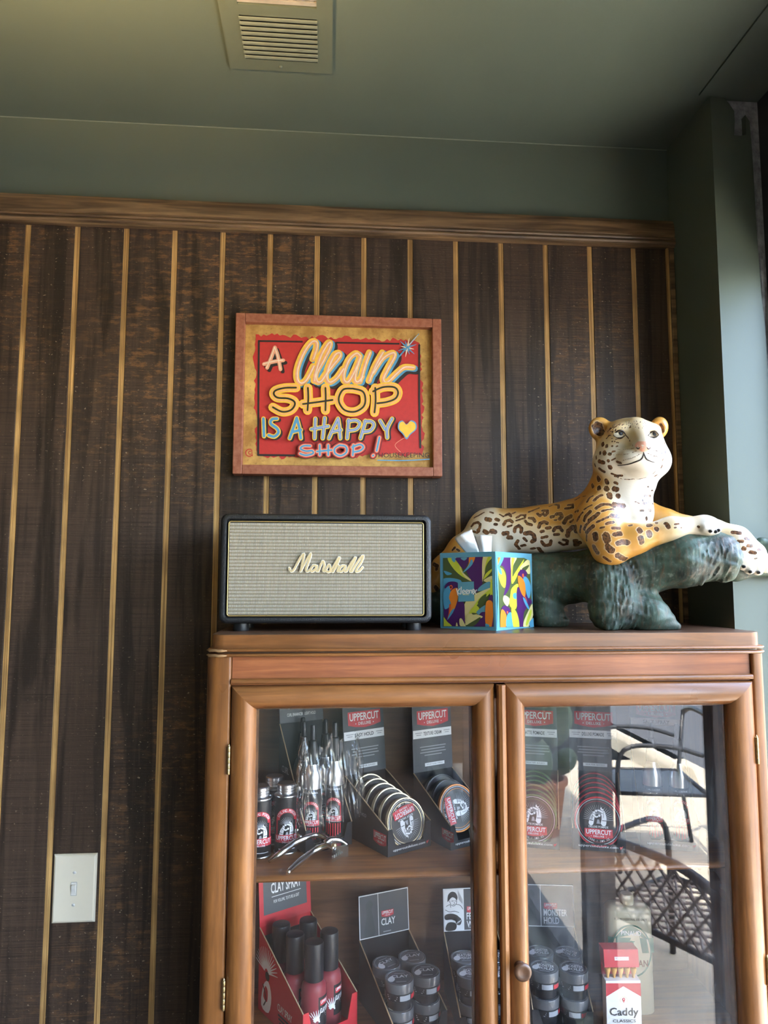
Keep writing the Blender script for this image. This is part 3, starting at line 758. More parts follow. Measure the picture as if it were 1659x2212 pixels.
dr, subr = door('right glazed door with a dusty pane, wooden knob and overlapping strip', 0.2985, 0.7315, 0.3330, 0.6870, 1.2895, M['glass_dusty'], 0.3135, 0.7325)
ast = [(0.2832, -0.2990), (0.2832, -0.3085), (0.2850, -0.3120), (0.2900, -0.3140), (0.2955, -0.3120), (0.2975, -0.3085), (0.2975, -0.2990)]
subr('astragal', MB().prism(ast, 'z', DZ0, 1.3290), M['wood_v'], 40)
# ------------------------------------------------------------------ loudspeaker
t = NT('black_leatherette'); v_ = t.new('ShaderNodeTexVoronoi'); t.link(t.pos(), v_.inputs['Vector']); v_.inputs['Scale'].default_value = 700
t.set(Base_Color=(0.013, 0.013, 0.014), Roughness=0.40); t.bump(v_.outputs['Distance'], 0.5, 0.0008); M['vinyl'] = t.m
M['gold'] = flat('gold_piping', (0.60, 0.44, 0.17), 0.35, 0.7, 0.1)
M['cream'] = flat('cream_enamel', (0.80, 0.76, 0.66), 0.35, var=0.03)
SPY = -0.232
sl = at(472, 1300, SPY).x; sr = at(933, 1300, SPY).x
SXa, SXb = sl, sr; SZa = ZT + 0.0135; SZb = at(700, 1110, SPY).z
spk = empty('speaker', ((SXa + SXb) / 2, -0.13, ZT), label='black leatherette loudspeaker with woven cream grille on the cabinet', cat='speaker')
def rr2(x0, x1, z0, z1, r, n=6):
    pts = []
    for cx, cz, a0 in ((x1 - r, z1 - r, 0), (x0 + r, z1 - r, PI / 2), (x0 + r, z0 + r, PI), (x1 - r, z0 + r, 1.5 * PI)):
        for k in range(n + 1):
            a = a0 + PI / 2 * k / n; pts.append((cx + r * math.cos(a), cz + r * math.sin(a)))
    return pts
def loopshell(loops, cap0=True, cap1=True):
    n = len(loops[0]); vs = [p for l in loops for p in l]; fs = []
    for i in range(len(loops) - 1):
        for k in range(n): fs.append((i * n + k, i * n + (k + 1) % n, (i + 1) * n + (k + 1) % n, (i + 1) * n + k))
    if cap0: fs.append(tuple(range(n)))
    if cap1: fs.append(tuple((len(loops) - 1) * n + k for k in range(n)))
    return MB().add(vs, fs)
def lp(ins, y, r): return [(x, y, z) for x, z in rr2(SXa + ins, SXb - ins, SZa + ins, SZb - ins, r)]
loops = [lp(.004, -0.085, .012), lp(0, -0.091, .014), lp(0, SPY + .006, .014), lp(.0012, SPY + .002, .013), lp(.005, SPY, .010), lp(.0095, SPY + .0005, .007), lp(.0110, SPY + .003, .006), lp(.0110, SPY + .012, .006)]
loopshell(loops).build('cabinet_shell', M['vinyl'], spk, 50, True)
gx0, gx1, gz0, gz1 = SXa + .0135, SXb - .0135, SZa + .0125, SZb - .0135
def lg(i0, y): return [(x, y, z) for x, z in rr2(gx0 + i0, gx1 - i0, gz0 + i0, gz1 - i0, max(.004 - i0, .001), 4)]
loopshell([lg(0, SPY + .012), lg(0, SPY + .0035), lg(.0005, SPY + .003)]).build('grille_board', M['blackcard'], spk, False, True)
pp = [Vector((x, SPY + .0026, z)) for x, z in rr2(gx0 + .0010, gx1 - .0010, gz0 + .0010, gz1 - .0010, .004, 4)]
MB().tube(pp, 0.0010, 6, True).build('gold_piping', M['gold'], spk, True, True)
# woven grille cloth: raised cream dashes in rows, one joined mesh (far too many to pick apart)
cl_ = MB(); ga, gb, gc, gd = gx0 + .003, gx1 - .003, gz0 + .003, gz1 - .003
nx_, nz_ = 150, 27; dxw = (gb - ga) / nx_; dzw = (gd - gc) / nz_
M['weave'] = flat('cream_grille_thread', (0.47, 0.42, 0.32), 0.6, var=0.25, scale=300)
M['weave2'] = flat('tan_grille_thread', (0.28, 0.22, 0.12), 0.6, var=0.25, scale=300)
yw = SPY + .0028
for j in range(nz_):
    for i in range(nx_):
        x = ga + i * dxw; z = gc + j * dzw
        o_ = .5 * (j % 2); x0, x1 = x + (.05 + .0 * o_) * dxw, x + .70 * dxw; z0_, z1_ = z + .16 * dzw, z + .90 * dzw; zm = (z0_ + z1_) / 2; xm = (x0 + x1) / 2
        cl_.add([(x0, yw, z0_), (x1, yw, z0_), (x1, yw, z1_), (x0, yw, z1_), (xm, yw - .0006, zm)], [(0, 1, 4), (1, 2, 4), (2, 3, 4), (3, 0, 4)], 0)
    z = gc + j * dzw
    cl_.box(ga, gb, yw - .0001, yw + .0006, z - .02 * dzw, z + .12 * dzw, 1)
o = cl_.build('grille_cloth', [M['weave'], M['weave2']], spk, False, True); o['kind'] = 'stuff'
# script logo
def gmap(u, v, h):
    px, py = 440 + u * 520 / 1659, 1080 + v * 520 / 1659
    p = at(px, py, SPY + .001); return (p.x, SPY + .0008 - h, p.z)
G = Print(gmap, 0.0009, 0.0003)
ML = [[(590, 470), (602, 490), (622, 480), (655, 420), (690, 370), (680, 440), (668, 490)], [(668, 490), (700, 430), (740, 368), (722, 430), (705, 480), (715, 492), (735, 480)],
      [(775, 455), (755, 452), (738, 475), (745, 492), (765, 482), (782, 455), (775, 485), (790, 490)], [(790, 490), (815, 430), (825, 425), (832, 452), (822, 485), (835, 490)],
      [(835, 490), (860, 450), (868, 452), (875, 480), (862, 496), (845, 490)], [(875, 492), (905, 440), (930, 400), (935, 405), (915, 450), (890, 495)], [(898, 480), (920, 455), (932, 460), (922, 488), (940, 490)],
      [(972, 455), (952, 455), (935, 478), (945, 493), (962, 482), (978, 455), (970, 488), (985, 490)], [(985, 490), (1010, 445), (1042, 400), (1045, 405), (1020, 455), (1008, 488), (1022, 492)],
      [(1022, 492), (1045, 450), (1085, 395), (1100, 388), (1085, 430), (1055, 475), (1050, 492), (1070, 490), (1095, 465)]]
G.many(M['cream'], ML, 20, 4)
G.h += 0.0012
G.many(flat('pale_gold_script', (0.66, 0.52, 0.28), 0.35, 0.4), ML, 12, 4)
G.build('script_logo', spk, True)
for x in (SXa + .036, SXb - .030):
    for y in (SPY + .028, -0.115):
        MB().lathe([(0, 0), (.0135, 0), (.0142, .002), (.0135, .0150), (0, .0150)], 20, 'z', (x, y, ZT)).build('rubber_foot', M['black'], spk, 40, True)

# ------------------------------------------------------------------ tissue box
Cb = onz(1072, 1363.0, ZT); SB = 0.111
def solve(px_t, sgn):
    best = None
    for i in range(20, 880):
        a = math.radians(i / 10); d = Vector((-math.cos(a), math.sin(a), 0)) if sgn < 0 else Vector((math.sin(a), math.cos(a), 0))
        p = Cb + d * SB; q = RM.transposed() @ (p - CAM); x = W / 2 + F * q.x / q.y
        e = abs(x - px_t)
        if best is None or e < best[0]: best = (e, a)
    return best[1]
aB = (solve(953, -1) + solve(1151, 1)) / 2
dL = Vector((-math.cos(aB), math.sin(aB), 0)); dRt = Vector((math.sin(aB), math.cos(aB), 0)); HB = 0.1285
tbx = empty('tissue_box', (Cb.x, Cb.y, ZT), label='blue cube tissue box printed with toucans and jungle leaves', cat='tissue box')
M['tblue'] = flat('box_blue', (0.13, 0.36, 0.48), 0.35, var=0.05)
def length(d, px_t):
    return min((abs((lambda q: W / 2 + F * q.x / q.y)(RM.transposed() @ (Cb + d * (l / 10000) - CAM)) - px_t), l / 10000) for l in range(900, 1400))[1]
SL, SR = length(dL, 951.5), length(dRt, 1151.5); HB = at(1067, 1191.5, Cb.y).z - ZT
def P3(a, b, z): return Cb + dL * a + dRt * b + Vector((0, 0, z))
bx = MB(); e_ = .0012
lo = [P3(0, 0, 0.0002), P3(SL, 0, 0.0002), P3(SL, SR, 0.0002), P3(0, SR, 0.0002)]; hi = [p + Vector((0, 0, HB)) for p in lo]
bx.add(lo + hi, [(0, 1, 2, 3), (0, 1, 5, 4), (1, 2, 6, 5), (2, 3, 7, 6), (3, 0, 4, 7), (4, 5, 6, 7)])
bx.build('carton', M['tblue'], tbx, False, True)
# folded flap seam along the front edge
MB().add([P3(-.0006, .0008, .002), P3(-.0020, .0035, .060), P3(-.0006, .0008, HB - .002), P3(-.0003, .0075, HB - .002), P3(-.0012, .0080, .060), P3(-.0003, .0075, .002)], [(0, 1, 4, 5), (1, 2, 3, 4)]).build('glued_flap', M['tblue'], tbx, False, True)
tc = dict(P=(0.085, 0.018, 0.125), Y=(0.60, 0.64, 0.05), C=(0.78, 0.68, 0.30), G=(0.085, 0.115, 0.035), O=(0.85, 0.25, 0.025), B=(0.10, 0.36, 0.54), R=(0.75, 0.11, 0.04), L=(0.13, 0.36, 0.48), K=(0.03, 0.015, 0.02), W=(0.85, 0.83, 0.78))
TM = {k: flat('tissue_print_' + {'P': 'purple', 'Y': 'lime', 'C': 'cream', 'G': 'olive', 'O': 'orange', 'B': 'sky', 'R': 'red', 'L': 'label', 'K': 'dark', 'W': 'white'}[k], c, 0.35, var=0.05) for k, c in tc.items()}
def clip_poly(pts, quad):
    for i in range(4):
        a, b_ = quad[i], quad[(i + 1) % 4]; out = []
        def side(p): return (b_[0] - a[0]) * (p[1] - a[1]) - (b_[1] - a[1]) * (p[0] - a[0])
        for j in range(len(pts)):
            p, q = pts[j], pts[(j + 1) % len(pts)]; sp, sq = side(p), side(q)
            if sp >= 0: out.append(p)
            if (sp >= 0) != (sq >= 0):
                t_ = sp / (sp - sq); out.append((p[0] + (q[0] - p[0]) * t_, p[1] + (q[1] - p[1]) * t_))
        pts = out
        if len(pts) < 3: return []
    return pts
def face_print(n_, quad, shapes, name):
    n_ = n_.normalized()
    def fm(u, v, h):
        p = hit(920 + u * 260 / 1659, 1120 + v * 260 / 1659, Cb, n_); return p + n_ * h
    T = Print(fm, 0.0002, 0.00004)
    T.poly(TM['G'], quad)
    for col, pts in shapes:
        sm = [(p.x, p.y) for p in catmull([(a, b, 0) for a, b in pts], 5, True)]
        c2 = clip_poly(sm, quad)
        if len(c2) >= 3: T.poly(TM[col], c2)
    return T
nL = Vector((-math.sin(aB), -math.cos(aB), 0)); nR = Vector((math.cos(aB), -math.sin(aB), 0))
qL = [(236, 545), (908, 525), (938, 1492), (255, 1482)]
shL = [('Y', [(300, 545), (420, 540), (480, 640), (520, 750), (620, 850), (500, 800), (380, 690)]), ('C', [(470, 640), (500, 730), (640, 860), (560, 830), (480, 720)]),
       ('B', [(355, 545), (410, 545), (400, 600), (370, 590)]), ('B', [(250, 720), (360, 760), (290, 780)]), ('B', [(240, 830), (480, 850), (460, 980), (240, 1000)]),
       ('P', [(415, 545), (600, 540), (570, 640), (520, 700), (450, 620)]), ('P', [(660, 530), (780, 530), (800, 700), (780, 900), (700, 1020), (640, 880), (560, 720), (620, 640)]),
       ('L', [(480, 545), (570, 540), (530, 580)]), ('O', [(600, 535), (680, 530), (640, 630), (540, 720), (590, 630)]), ('B', [(630, 565), (650, 620), (580, 700), (505, 750), (580, 660)]),
       ('C', [(790, 530), (910, 530), (850, 650), (800, 800), (780, 860)]), ('Y', [(850, 545), (900, 540), (840, 640), (800, 760)]), ('G', [(905, 560), (930, 660), (850, 720), (815, 810), (830, 660)]),
       ('Y', [(920, 690), (900, 740), (800, 840), (830, 760)]), ('C', [(800, 850), (920, 790), (930, 880), (850, 880)]), ('L', [(760, 930), (880, 870), (900, 960), (720, 1000)]),
       ('C', [(560, 1130), (900, 950), (860, 1010), (700, 1180), (600, 1330), (540, 1420)]), ('Y', [(880, 980), (880, 1040), (720, 1180), (600, 1380), (560, 1420), (700, 1150)]), ('G', [(840, 1040), (800, 1150), (720, 1170), (760, 1090)]),
       ('Y', [(690, 1200), (740, 1240), (720, 1310), (600, 1350), (620, 1260)]), ('L', [(700, 1290), (830, 1190), (830, 1290), (760, 1330)]), ('Y', [(900, 840), (930, 900), (930, 1060), (890, 1060)]),
       ('P', [(260, 950), (310, 880), (400, 870), (460, 910), (450, 1030), (350, 1080), (300, 980)]), ('P', [(400, 1160), (520, 1150), (540, 1300), (520, 1490), (300, 1500), (290, 1400), (380, 1300)]),
       ('P', [(250, 1200), (350, 1250), (300, 1390), (250, 1350)]), ('P', [(690, 1430), (760, 1300), (850, 1270), (870, 1100), (930, 1080), (945, 1500), (680, 1500)]),
       ('B', [(250, 1010), (330, 930), (350, 1090), (340, 1200), (270, 1250), (250, 1150)]), ('O', [(360, 990), (440, 960), (450, 1080), (400, 1250), (330, 1340), (350, 1180), (325, 1090)]), ('R', [(330, 1180), (350, 1220), (320, 1340), (300, 1390), (320, 1300)]),
       ('B', [(400, 1240), (370, 1310), (300, 1400), (350, 1280)]), ('R', [(330, 940), (355, 915), (376, 945), (352, 985)]), ('K', [(340, 945), (352, 930), (362, 948), (350, 965)]),
       ('O', [(840, 1150), (900, 1130), (935, 1200), (930, 1380), (900, 1510), (830, 1450), (825, 1280)]), ('B', [(830, 1450), (880, 1470), (860, 1510), (830, 1500)]),
       ('C', [(600, 1310), (790, 1350), (700, 1400), (560, 1470), (560, 1400)]), ('G', [(640, 1300), (720, 1310), (660, 1325)]), ('G', [(560, 1480), (700, 1390), (760, 1360), (720, 1440), (620, 1500)]), ('C', [(470, 1390), (500, 1380), (540, 1450), (560, 1500), (480, 1480)]),
       ('Y', [(250, 1360), (300, 1420), (370, 1490), (250, 1490)]), ('C', [(430, 1430), (450, 1490), (420, 1500)])]
T = face_print(nL, qL, shL, 'l')
T.poly(TM['L'], [(448, 880), (668, 868), (678, 1138), (455, 1148)])
KX = [[(430, 970), (450, 1055)], [(475, 968), (445, 1015), (480, 1042)], [(495, 945), (490, 1040)], [(515, 1020), (545, 1005), (530, 985), (512, 1005), (520, 1038), (548, 1035)], [(562, 1020), (590, 1000), (575, 982), (558, 1005), (568, 1035), (595, 1030)],
      [(602, 985), (608, 1035), (612, 1000), (635, 985), (640, 1030)], [(652, 1010), (678, 992), (662, 975), (648, 1000), (658, 1030), (682, 1020)], [(660, 1045), (705, 985)], [(672, 990), (700, 1045)]]
T.many(TM['W'], KX, 13, 3)
T.rect(TM['C'], 515, 1047, 605, 1055)
T.build('printed_front', tbx, True)
qR = [(975, 535), (1425, 545), (1480, 1492), (1020, 1498)]
shR = [('P', [(970, 535), (1160, 535), (1180, 700), (1150, 950), (1070, 1070), (1100, 930), (1110, 780), (1060, 660), (990, 640)]), ('B', [(1020, 535), (1070, 540), (1040, 620), (990, 690)]), ('O', [(1000, 535), (1025, 540), (990, 640), (970, 640)]),
       ('Y', [(990, 680), (1060, 700), (1100, 800), (1090, 950), (1040, 920), (1000, 800)]), ('B', [(990, 670), (1030, 690), (1045, 770), (1010, 750)]), ('C', [(1165, 540), (1250, 540), (1200, 650), (1180, 780)]), ('Y', [(1180, 545), (1220, 550), (1200, 640), (1190, 800), (1230, 740), (1350, 560), (1290, 720), (1180, 900)]),
       ('C', [(1290, 680), (1420, 560), (1430, 760), (1350, 720)]), ('G', [(1320, 690), (1420, 640), (1370, 720)]), ('C', [(1080, 1060), (1150, 1110), (1120, 1210), (1060, 1130)]), ('Y', [(1180, 960), (1260, 900), (1270, 1000), (1240, 1240), (1150, 1200), (1160, 1050)]), ('B', [(1200, 1040), (1240, 1030), (1240, 1110), (1200, 1090)]),
       ('G', [(1120, 1010), (1150, 1000), (1140, 1060)]), ('P', [(1250, 980), (1290, 960), (1450, 1130), (1440, 1180), (1350, 1290), (1330, 1500), (1270, 1500), (1250, 1200)]), ('P', [(1260, 770), (1320, 700), (1390, 750), (1350, 850), (1300, 830)]), ('B', [(1350, 800), (1400, 830), (1440, 930), (1430, 1070), (1400, 1090), (1360, 950), (1335, 860)]),
       ('O', [(1265, 790), (1330, 830), (1365, 930), (1360, 1080), (1310, 1030), (1270, 900)]), ('B', [(1330, 1090), (1370, 1120), (1430, 1270), (1370, 1200)]), ('R', [(1350, 1070), (1372, 1090), (1395, 1160), (1370, 1110)]), ('R', [(1320, 770), (1340, 760), (1345, 810), (1325, 805)]),
       ('P', [(1030, 1270), (1070, 1200), (1140, 1230), (1160, 1310), (1080, 1310)]), ('O', [(1030, 1270), (1080, 1280), (1110, 1390), (1090, 1500), (1020, 1500)]), ('B', [(1110, 1340), (1170, 1300), (1195, 1500), (1105, 1500)]), ('R', [(1105, 1285), (1125, 1280), (1122, 1320)]),
       ('Y', [(1170, 1230), (1250, 1310), (1280, 1500), (1200, 1500)]), ('C', [(1340, 1420), (1400, 1280), (1460, 1180), (1470, 1330), (1400, 1500), (1340, 1500)]), ('Y', [(1370, 1440), (1430, 1260), (1450, 1300), (1390, 1470)]), ('B', [(1420, 1430), (1480, 1370), (1485, 1490), (1430, 1490)]), ('L', [(1350, 545), (1430, 545), (1430, 580), (1380, 560)])]
T = face_print(nR, qR, shR, 'r'); T.build('printed_side', tbx, True)
# tissue
ts = NT('white_tissue'); n_ = ts.noise(ts.pos(), 300, 2); ts.set(Base_Color=(0.70, 0.685, 0.66), Roughness=0.9, Subsurface_Weight=0.2, Subsurface_Radius=(.01, .01, .01), Subsurface_Scale=0.2); ts.bump(n_, 0.2, .0005)
def tp(u, v, b): 
    n2 = (CAM - Cb); n2.z = 0; n2.normalize(); q = Cb - n2 * b
    return hit(920 + u * 260 / 1659, 1120 + v * 260 / 1659, q, n2)
tm = MB()
def sheet(rows):
    n = len(rows[0]); vs = [p for r in rows for p in r]
    fs = [(i * n + k, i * n + k + 1, (i + 1) * n + k + 1, (i + 1) * n + k) for i in range(len(rows) - 1) for k in range(n - 1)]
    tm.add(vs, fs)
sheet([[tp(560, 480, .060), tp(640, 480, .058), tp(735, 480, .056)], [tp(500, 420, .055), tp(600, 400, .048), tp(725, 430, .050)], [tp(440, 350, .050), tp(560, 300, .040), tp(700, 350, .046)], [tp(398, 280, .052), tp(480, 225, .044), tp(660, 240, .050)], [tp(410, 255, .058), tp(530, 190, .056), tp(630, 150, .060)]])
sheet([[tp(730, 480, .062), tp(800, 480, .058), tp(905, 480, .066)], [tp(725, 430, .064), tp(790, 400, .056), tp(905, 420, .068)], [tp(690, 330, .068), tp(770, 300, .060), tp(908, 340, .070)], [tp(668, 240, .075), tp(760, 225, .066), tp(912, 238, .072)]])
sheet([[tp(905, 480, .066), tp(890, 470, .085)], [tp(905, 420, .068), tp(880, 400, .09)], [tp(908, 340, .070), tp(880, 320, .092)], [tp(912, 238, .072), tp(870, 235, .095)]])
o = tm.build('tissue', ts.m, tbx, True, True)
sm_ = o.modifiers.new('s', 'SUBSURF'); sm_.subdivision_type = 'SIMPLE'; sm_.levels = 2; sm_.render_levels = 2
sl_ = o.modifiers.new('t', 'SOLIDIFY'); sl_.thickness = 0.0006
# ------------------------------------------------------------------ leopard statue on a log
def LP(u, v, Y): return at(920 + u * 739 / 1659, 880 + v * 739 / 1659, Y)
class SDF:
    """smooth union of tapered capsules and ellipsoids on a voxel grid, meshed with surface nets"""
    def __init__(s, lo, hi, h, k):
        s.lo = np.array(lo); s.h = h; s.k = k
        s.n = np.ceil((np.array(hi) - s.lo) / h).astype(int) + 1
        s.d = np.full(s.n, 0.05, np.float32)
    def sub(s, lo, hi):
        a = np.clip(np.floor((np.array(lo) - s.lo) / s.h).astype(int), 0, s.n); b = np.clip(np.ceil((np.array(hi) - s.lo) / s.h).astype(int) + 1, 0, s.n)
        ax = [s.lo[i] + s.h * np.arange(a[i], b[i]) for i in range(3)]
        X, Y, Z = np.meshgrid(*ax, indexing='ij'); return (slice(a[0], b[0]), slice(a[1], b[1]), slice(a[2], b[2])), X, Y, Z
    def blend(s, sl, d, k=None):
        k = k or s.k; o = s.d[sl]; hh = np.clip(0.5 + 0.5 * (o - d) / k, 0, 1)
        s.d[sl] = o * (1 - hh) + d * hh - k * hh * (1 - hh)
    def cap(s, a, b, ra, rb, k=None):
        a = np.array(a); b = np.array(b); m_ = max(ra, rb) + 0.03
        sl, X, Y, Z = s.sub(np.minimum(a, b) - m_, np.maximum(a, b) + m_)
        ba = b - a; t_ = np.clip(((X - a[0]) * ba[0] + (Y - a[1]) * ba[1] + (Z - a[2]) * ba[2]) / max(ba @ ba, 1e-9), 0, 1)
        d = np.sqrt((X - a[0] - t_ * ba[0]) ** 2 + (Y - a[1] - t_ * ba[1]) ** 2 + (Z - a[2] - t_ * ba[2]) ** 2) - (ra + (rb - ra) * t_)
        s.blend(sl, d.astype(np.float32), k)
    def ell(s, c, r, k=None, rot=0.0, cut=False):
        c = np.array(c); r = np.array(r); m_ = r.max() + 0.03; sl, X, Y, Z = s.sub(c - m_, c + m_)
        x, y, z = X - c[0], Y - c[1], Z - c[2]
        if rot: x, z = x * math.cos(rot) + z * math.sin(rot), -x * math.sin(rot) + z * math.cos(rot)
        q0 = np.sqrt((x / r[0]) ** 2 + (y / r[1]) ** 2 + (z / r[2]) ** 2); q1 = np.sqrt((x / r[0] ** 2) ** 2 + (y / r[1] ** 2) ** 2 + (z / r[2] ** 2) ** 2)
        d = (q0 * (q0 - 1) / np.maximum(q1, 1e-6)).astype(np.float32)
        if cut:
            kk = k or 0.003; o = s.d[sl]; hh = np.clip(0.5 - 0.5 * (o + d) / kk, 0, 1); s.d[sl] = o * (1 - hh) - d * hh + kk * hh * (1 - hh)
        else: s.blend(sl, d, k)
    def mesh(s):
        D = s.d; n = np.array(D.shape); ins = D < 0
        cnt = np.zeros(n - 1, np.int32); acc = np.zeros((*(n - 1), 3), np.float32)
        cs = [(i, j, k) for i in (0, 1) for j in (0, 1) for k in (0, 1)]
        def sh(c): return tuple(slice(c[i], n[i] - 1 + c[i]) for i in range(3))
        for c in cs:
            for ax in range(3):
                if c[ax]: continue
                e = list(c); e[ax] = 1
                a, b = D[sh(c)], D[sh(e)]; x = (a < 0) != (b < 0)
                t_ = np.where(x, a / np.where(x, a - b, 1), 0)
                cnt += x
                for q in range(3): acc[..., q] += np.where(x, (t_ if q == ax else c[q]), 0)
        act = cnt > 0; idx = np.full(act.shape, -1, np.int64); w = np.argwhere(act); idx[act] = np.arange(len(w))
        V = s.lo + s.h * (w + acc[act] / cnt[act][:, None])
        Fs = []
        for ax in range(3):
            e = [0, 0, 0]; e[ax] = 1
            A = ins[tuple(slice(0, n[i] - e[i]) for i in range(3))]; B = ins[tuple(slice(e[i], n[i]) for i in range(3))]
            p = np.argwhere(A != B); o1, o2 = [q for q in range(3) if q != ax]
            p = p[(p[:, o1] > 0) & (p[:, o2] > 0) & (p[:, o1] < n[o1] - 1) & (p[:, o2] < n[o2] - 1)]
            fl = A[tuple(p.T)]
            def id_(d1, d2):
                q = p.copy(); q[:, o1] -= d1; q[:, o2] -= d2; return idx[tuple(q.T)]
            quad = np.stack([id_(1, 1), id_(0, 1), id_(0, 0), id_(1, 0)], 1)
            if ax == 1: fl = ~fl
            quad[~fl] = quad[~fl][:, ::-1]; Fs.append(quad)
        return V, np.concatenate(Fs)
    def value(s, p):
        q = (np.array(p) - s.lo) / s.h; i = np.clip(q.astype(int), 0, s.n - 2); f = q - i; r = 0
        for a in (0, 1):
            for b in (0, 1):
                for c in (0, 1):
                    r += s.d[i[0] + a, i[1] + b, i[2] + c] * (f[0] if a else 1 - f[0]) * (f[1] if b else 1 - f[1]) * (f[2] if c else 1 - f[2])
        return r
    def grad(s, p):
        e = s.h; g = Vector([s.value(p + e * np.eye(3)[i]) - s.value(p - e * np.eye(3)[i]) for i in range(3)]); return g.normalized()
def np_mesh(name, V, Fq, mat):
    me = bpy.data.meshes.new(name); me.vertices.add(len(V)); me.vertices.foreach_set('co', V.astype(np.float32).ravel())
    me.loops.add(Fq.size); me.loops.foreach_set('vertex_index', Fq.ravel().astype(np.int32)); me.polygons.add(len(Fq))
    me.polygons.foreach_set('loop_start', np.arange(0, Fq.size, 4, dtype=np.int32)); me.polygons.foreach_set('loop_total', np.full(len(Fq), 4, np.int32))
    me.polygons.foreach_set('use_smooth', [True] * len(Fq)); me.update(calc_edges=True); me.validate(); me.materials.append(mat); return me
st0 = Vector((0.50, -0.17, ZT))
statue = empty('leopard_statue', st0, label='painted leopard statue lying on a dark green log on the cabinet', cat='statue')

A_ = SDF((0.15, -0.315, 1.40), (0.90, 0.0, 1.86), 0.0021, 0.016)
c_ = A_.cap; e_ = A_.ell
# trunk and neck: the hind end lies back against the wall, the chest comes forward
c_(LP(345, 600, -.062), LP(560, 596, -.090), .046, .047); c_(LP(560, 596, -.090), LP(820, 548, -.145), .047, .053)
c_(LP(900, 480, -.160), LP(965, 345, -.172), .060, .055); c_(LP(965, 350, -.172), LP(985, 230, -.175), .055, .050)
e_(LP(985, 505, -.185), (.046, .042, .050))
# haunch and hind leg, tail
e_(LP(300, 605, -.062), (.044, .036, .047)); c_(LP(285, 640, -.060), LP(185, 695, -.058), .038, .031); c_(LP(185, 695, -.058), LP(90, 780, -.055), .031, .024)
c_(LP(90, 780, -.055), LP(38, 870, -.055), .024, .020); c_(LP(38, 870, -.055), LP(60, 940, -.060), .020, .015); c_(LP(310, 640, -.08), LP(340, 725, -.09), .022, .018)
# near fore leg
e_(LP(845, 545, -.198), (.046, .032, .050)); c_(LP(850, 560, -.205), LP(895, 672, -.222), .040, .034); c_(LP(895, 676, -.222), LP(1010, 640, -.236), .032, .025)
c_(LP(1010, 640, -.236), LP(1190, 592, -.248), .025, .0205); c_(LP(1190, 592, -.248), LP(1340, 575, -.254), .0205, .0185); e_(LP(1372, 578, -.257), (.024, .019, .0165))
for u, v, y in ((1392, 592, -.270), (1404, 592, -.260), (1408, 590, -.248), (1376, 598, -.274)): c_(LP(u - 25, v - 12, y), LP(u, v, y), .0085, .0078, 0.004)
# far fore leg
c_(LP(1085, 540, -.130), LP(1150, 552, -.150), .034, .024); c_(LP(1150, 552, -.150), LP(1400, 600, -.195), .022, .019); c_(LP(1400, 600, -.195), LP(1500, 645, -.208), .020, .025)
c_(LP(1500, 645, -.208), LP(1580, 715, -.214), .0255, .026)
for u, v, y in ((1535, 765, -.226), (1568, 785, -.228), (1610, 790, -.226), (1648, 778, -.222)): c_(LP(u - 15, v - 45, y), LP(u, v, y), .011, .0098, 0.004)
# head
e_(LP(990, 190, -.188), (.063, .056, .050)); e_(LP(985, 150, -.185), (.054, .050, .036)); e_(LP(900, 265, -.196), (.034, .040, .032)); e_(LP(1110, 262, -.192), (.028, .040, .032))
e_(LP(1010, 290, -.205), (.044, .044, .024)); e_(LP(1035, 250, -.236), (.041, .031, .022), .010); e_(LP(1000, 248, -.240), (.026, .026, .018), .006); e_(LP(1090, 240, -.238), (.022, .026, .017), .006)
e_(LP(1035, 292, -.232), (.026, .026, .016), .008)
c_(LP(1020, 105, -.222), LP(1050, 178, -.262), .021, .0150, 0.012); e_(LP(1054, 190, -.266), (.0135, .010, .009), .006)
e_(LP(935, 112, -.222), (.021, .016, .012), .010); e_(LP(1090, 110, -.220), (.018, .016, .012), .010)
e_(LP(938, 130, -.242), (.0135, .012, .0075), .004, 0, True); e_(LP(1103, 130, -.238), (.0115, .012, .0075), .004, 0, True)
# ears
e_(LP(845, 105, -.180), (.0225, .012, .0235), .008, 0.35); e_(LP(1130, 100, -.178), (.0180, .012, .0225), .008, -0.3)
e_(LP(842, 108, -.193), (.0155, .010, .0165), .003, 0.35, True); e_(LP(1131, 104, -.190), (.0115, .009, .0130), .003, 0, True)
# mouth crease

Vb, Fb = A_.mesh()

def surf(u, v, S_=None, y0=-.314):
    S_ = S_ or A_; d = ray(920 + u * 739 / 1659, 880 + v * 739 / 1659); p = LP(u, v, y0); d = d / d.y
    for i in range(500):
        q = p + d * (i * 0.0005)
        if S_.value(np.array(q)) < 0: return q, S_.grad(np.array(q))
    return LP(u, v, -.2), Vector((0, -1, 0))
def surf_hidden(p):
    """true where a line of sight from the viewer meets the body well before this point"""
    d = (Vector(p) - CAM); n = d.length; d = d / n
    for i in range(1, 60):
        q = Vector(p) - d * (.004 + i * .003)
        if np.all(np.array(q) > A_.lo) and A_.value(np.array(q)) < -.002: return True
    return False
